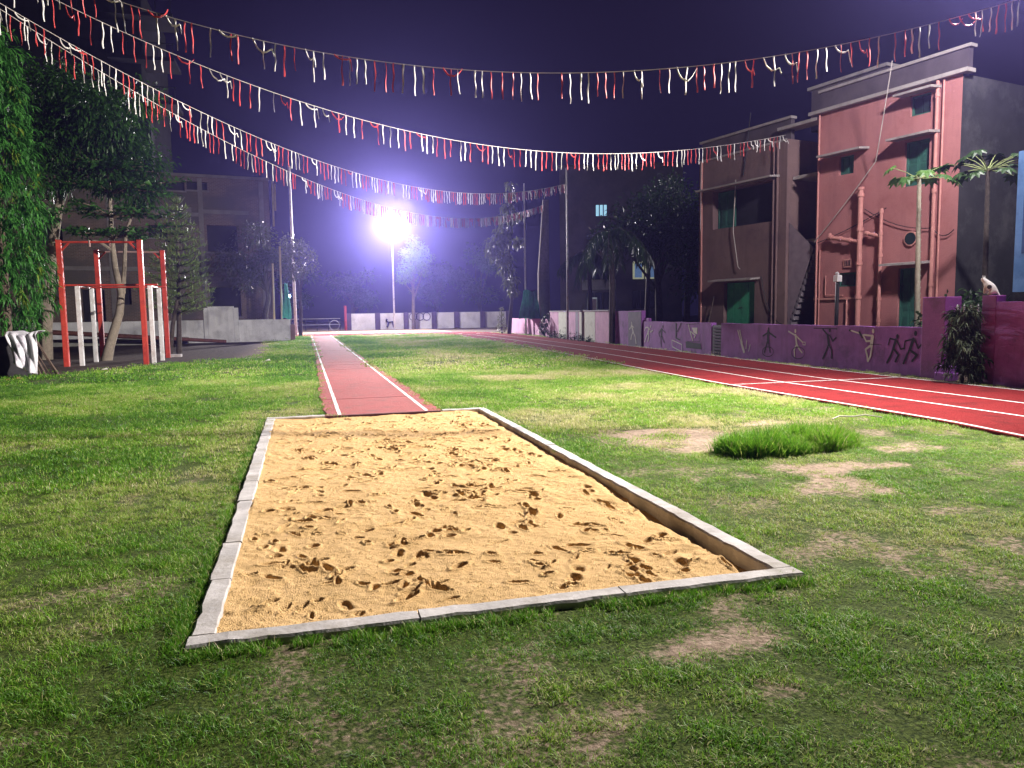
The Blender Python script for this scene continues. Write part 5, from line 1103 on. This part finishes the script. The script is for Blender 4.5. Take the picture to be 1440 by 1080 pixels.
def tuft(nb, rad, h0, h1, w0, lean, seg=3):
    """blades of a patch of turf"""
    a = rng.uniform(0, 6.28, nb); rr = rad*np.sqrt(rng.random(nb)); bx, by = rr*np.cos(a), rr*np.sin(a)
    h = rng.uniform(h0, h1, nb); d = rng.uniform(0, 6.28, nb); le = rng.uniform(.15, 1, nb)*lean; fa = rng.uniform(0, 6.28, nb)
    V = np.zeros((nb, seg*2+1, 3)); 
    for k in range(seg+1):
        f = k/seg; cx = bx+np.cos(d)*le*h*f**1.8; cy_ = by+np.sin(d)*le*h*f**1.8; cz = h*(f-.28*le*f*f)
        w_ = w0*(1-.75*f**1.5)*rng.uniform(.8, 1.2, nb)
        sx, sy = -np.sin(d+fa*.15)*w_/2, np.cos(d+fa*.15)*w_/2
        if k < seg: V[:, k*2] = np.stack([cx-sx, cy_-sy, cz], 1); V[:, k*2+1] = np.stack([cx+sx, cy_+sy, cz], 1)
        else: V[:, seg*2] = np.stack([cx, cy_, cz], 1)
    i = np.arange(nb)[:, None]*(seg*2+1); F = []
    for k in range(seg-1): F += [i+[2*k, 2*k+1, 2*k+3], i+[2*k, 2*k+3, 2*k+2]]
    F.append(i+[2*seg-2, 2*seg-1, 2*seg]); F = np.concatenate(F, 0)
    r = np.clip(rng.beta(1.3, 2.6, nb), 0, 1); r = np.where(rng.random(nb) < .13, rng.uniform(.9, 1.6, nb), r)
    me = bpy.data.meshes.new('grass_tuft'); V = V.reshape(-1, 3)
    me.vertices.add(len(V)); me.vertices.foreach_set('co', V.astype(np.float32).ravel()); me.loops.add(F.size); me.loops.foreach_set('vertex_index', F.astype(np.int32).ravel())
    me.polygons.add(len(F)); me.polygons.foreach_set('loop_start', np.arange(0, F.size, 3, dtype=np.int32)); me.polygons.foreach_set('loop_total', np.full(len(F), 3, dtype=np.int32))
    at = me.attributes.new('rnd', 'FLOAT', 'POINT'); at.data.foreach_set('value', np.repeat(r, seg*2+1).astype(np.float32)); me.update(calc_edges=True); me.materials.append(GM)
    return bpy.data.objects.new('grass_tuft', me)
def scatter(name, P, scale, tone, tufts, label, tilt=.12):
    """points -> geometry-node instances of turf patches"""
    n = len(P); me = bpy.data.meshes.new(name); me.vertices.add(n); me.vertices.foreach_set('co', P.astype(np.float32).ravel())
    for nm, val in (('scl', scale), ('tone', tone)): a = me.attributes.new(nm, 'FLOAT', 'POINT'); a.data.foreach_set('value', np.asarray(val, np.float32))
    rot = np.stack([rng.normal(size=n)*tilt, rng.normal(size=n)*tilt, rng.uniform(0, 6.28, n)], 1); a = me.attributes.new('rot', 'FLOAT_VECTOR', 'POINT'); a.data.foreach_set('vector', rot.astype(np.float32).ravel())
    a = me.attributes.new('idx', 'INT', 'POINT'); a.data.foreach_set('value', rng.integers(0, len(tufts), n).astype(np.int32))
    me.update(); o = bpy.data.objects.new(name, me); COL.objects.link(o)
    g = bpy.data.node_groups.new(name, 'GeometryNodeTree'); g.interface.new_socket('Geometry', in_out='INPUT', socket_type='NodeSocketGeometry'); g.interface.new_socket('Geometry', in_out='OUTPUT', socket_type='NodeSocketGeometry')
    N = g.nodes; K = g.links; gi, go = N.new('NodeGroupInput'), N.new('NodeGroupOutput'); io = N.new('GeometryNodeInstanceOnPoints'); gi2 = N.new('GeometryNodeGeometryToInstance')
    for t in reversed(tufts):
        oi = N.new('GeometryNodeObjectInfo'); oi.inputs['Object'].default_value = t; oi.inputs['As Instance'].default_value = True; K.new(oi.outputs['Geometry'], gi2.inputs[0])
    def attr(nm, ty):
        q = N.new('GeometryNodeInputNamedAttribute'); q.data_type = ty; q.inputs['Name'].default_value = nm; return next(s for s in q.outputs if s.enabled)
    K.new(gi.outputs[0], io.inputs['Points']); K.new(gi2.outputs[0], io.inputs['Instance']); io.inputs['Pick Instance'].default_value = True
    K.new(attr('idx', 'INT'), io.inputs['Instance Index']); K.new(attr('rot', 'FLOAT_VECTOR'), io.inputs['Rotation']); K.new(attr('scl', 'FLOAT'), io.inputs['Scale']); K.new(io.outputs[0], go.inputs[0])
    md = o.modifiers.new('grass', 'NODES'); md.node_group = g; me.materials.append(GM)
    return tag(o, label, 'grass', kind='stuff')
def lawn_points(y0, y1, dens, seed):
    """random lawn points inside the widened view"""
    k = int(dens*(y1-y0)*40); x = rng.uniform(-20, 20, k); y = rng.uniform(y0, y1, k)
    az_ = np.arctan2(x, y)-R(15); ok = (np.abs(az_) < R(44)) | (np.hypot(x-1.2, y-2) < 2.2)
    ok &= (x > -16) & (x-trk_shift(y) < 12.9)
    ok &= ~in_rect(x, y, PIT, .0) & ~in_rect(x, y, (RUN[0]+.03, RUN[1]-.03, RUN[2], RUN[3])) & ~((x-trk_shift(y) > TRK_IN-.03) & (x-trk_shift(y) < TRK_OUT+.05))
    x, y = x[ok], y[ok]; b = bare(x, y); keep = rng.random(len(x)) > b*1.05-.02; x, y, b = x[keep], y[keep], b[keep]
    tone = .09+.46*sstep(.30, .72, fbm(x, y, 1.7, 6))+.22*(fbm(x, y, .35, 4)-.4)+.30*b+.40*sstep(2.2, 5, x)*fbm(x, y, .6, 2)-.16*sstep(0, -4, x)+.12*sstep(5, 10, y)*sstep(26, 14, y)
    tone += rng.normal(size=len(x))*.06
    z = np.where(in_rect(x, y, PIT, .5), 0, (fbm(x, y, 2.2, 4)-.5)*.035)
    return np.stack([x, y, z], 1), tone, b
near = [tuft(46, .075, .012, .036, .0034, 1.7) for k in range(10)]
wide = [tuft(80, .15, .018, .046, .0058, 1.3, 2) for k in range(6)]
far_ = [tuft(90, .42, .025, .06, .016, 1.1, 2) for k in range(4)]
P, tone, b = lawn_points(.9, 7.6, 230, 1)
k_ = rng.random(len(P)) < .52+1.15*fbm(P[:, 0], P[:, 1], .22, 2, 3)**1.7; P, tone, b = P[k_], tone[k_], b[k_]
scatter('near_grass', P, (.45+1.05*fbm(P[:, 0], P[:, 1], .3, 3))*(1-.35*b), tone, near, 'short green and yellow lawn grass round the near end of the sand pit')
P, tone, b = lawn_points(7.6, 20, 62, 2); scatter('lawn_grass', P, (.85+.45*fbm(P[:, 0], P[:, 1], 1.0, 3))*(1-.3*b), tone, wide, 'short lawn grass on both sides of the runway beyond the pit')
P, tone, b = lawn_points(20, 58, 11, 3); scatter('far_grass', P, .85+.4*rng.random(len(P)), tone, far_, 'short lawn grass at the far end of the field')
# longer fringe beside the rim and the runway
def fringe():
    L_ = []
    for k in range(2600):
        s = rng.random()
        if k < 900: L_.append((PIT[0]-.025-abs(rng.normal())*.04, PIT[2]+(PIT[3]-PIT[2])*s))
        elif k < 1500: L_.append((PIT[1]+.02+abs(rng.normal())*.04, PIT[2]+(PIT[3]-PIT[2])*s))
        elif k < 2000: L_.append((PIT[0]+(PIT[1]-PIT[0])*s, PIT[2]-.025-abs(rng.normal())*.04))
        else: L_.append((RUN[0]-.03+rng.normal()*.03 if k % 2 else RUN[1]+.03+rng.normal()*.03, 12+20*s))
    L_ = np.array(L_); keep = rng.random(len(L_)) > bare(L_[:, 0], L_[:, 1])*1.0; keep &= fbm(L_[:, 0], L_[:, 1], .5, 2) > .36; L_ = L_[keep]
    t_ = [tuft(16, .03, .02, .062, .0038, 1.1) for k in range(4)]
    scatter('rim_grass', np.c_[L_, np.zeros(len(L_))], rng.uniform(.7, 1.15, len(L_)), .12+.3*fbm(L_[:, 0], L_[:, 1], 1.2, 5), t_, 'grass fringe leaning over the concrete rim and runway edge')
fringe()
def clump():
    n = 420; a = rng.uniform(0, 6.28, n); rr = np.sqrt(rng.random(n)); x = 5.05+1.0*rr*np.cos(a)+.10*rr*np.sin(a); y = 7.25+.42*rr*np.sin(a)+.12*(x-5.05)
    wob = fbm(x, y, .4, 3); k = (rr < .72+.5*(wob-.3)); x, y, rr = x[k], y[k], rr[k]
    t_ = [tuft(60, .075, .07, .20, .0055, .85, 4) for q in range(5)]
    scatter('tall_grass_clump', np.stack([x, y, np.zeros(len(x))], 1), (1.5-.6*rr**2)*(.5+.95*fbm(x, y, .3, 4)), .16+.22*rng.random(len(x))+.12*sstep(4.6, 5.8, x), t_, 'lush clump of taller bright grass in the bare patch near the track', .2)
clump()

# ------------------------------------------------------------------ night haze
m = MB(); m.box(-158, 158, -130, 168, -1.2, 27)
me = bpy.data.meshes.new('haze'); me.from_pydata(m.v, [], m.f); hz = bpy.data.objects.new('haze', me); COL.objects.link(hz)
hm_ = bpy.data.materials.new('haze'); hm_.use_nodes = True; n = hm_.node_tree; n.nodes.clear(); o = n.nodes.new('ShaderNodeOutputMaterial'); v = n.nodes.new('ShaderNodeVolumePrincipled')
v.inputs['Color'].default_value = (*FOGCOL, 1); v.inputs['Density'].default_value = FOG; v.inputs['Anisotropy'].default_value = .86
n.links.new(v.outputs[0], o.inputs['Volume']); me.materials.append(hm_); tag(hz, None, kind='stuff')
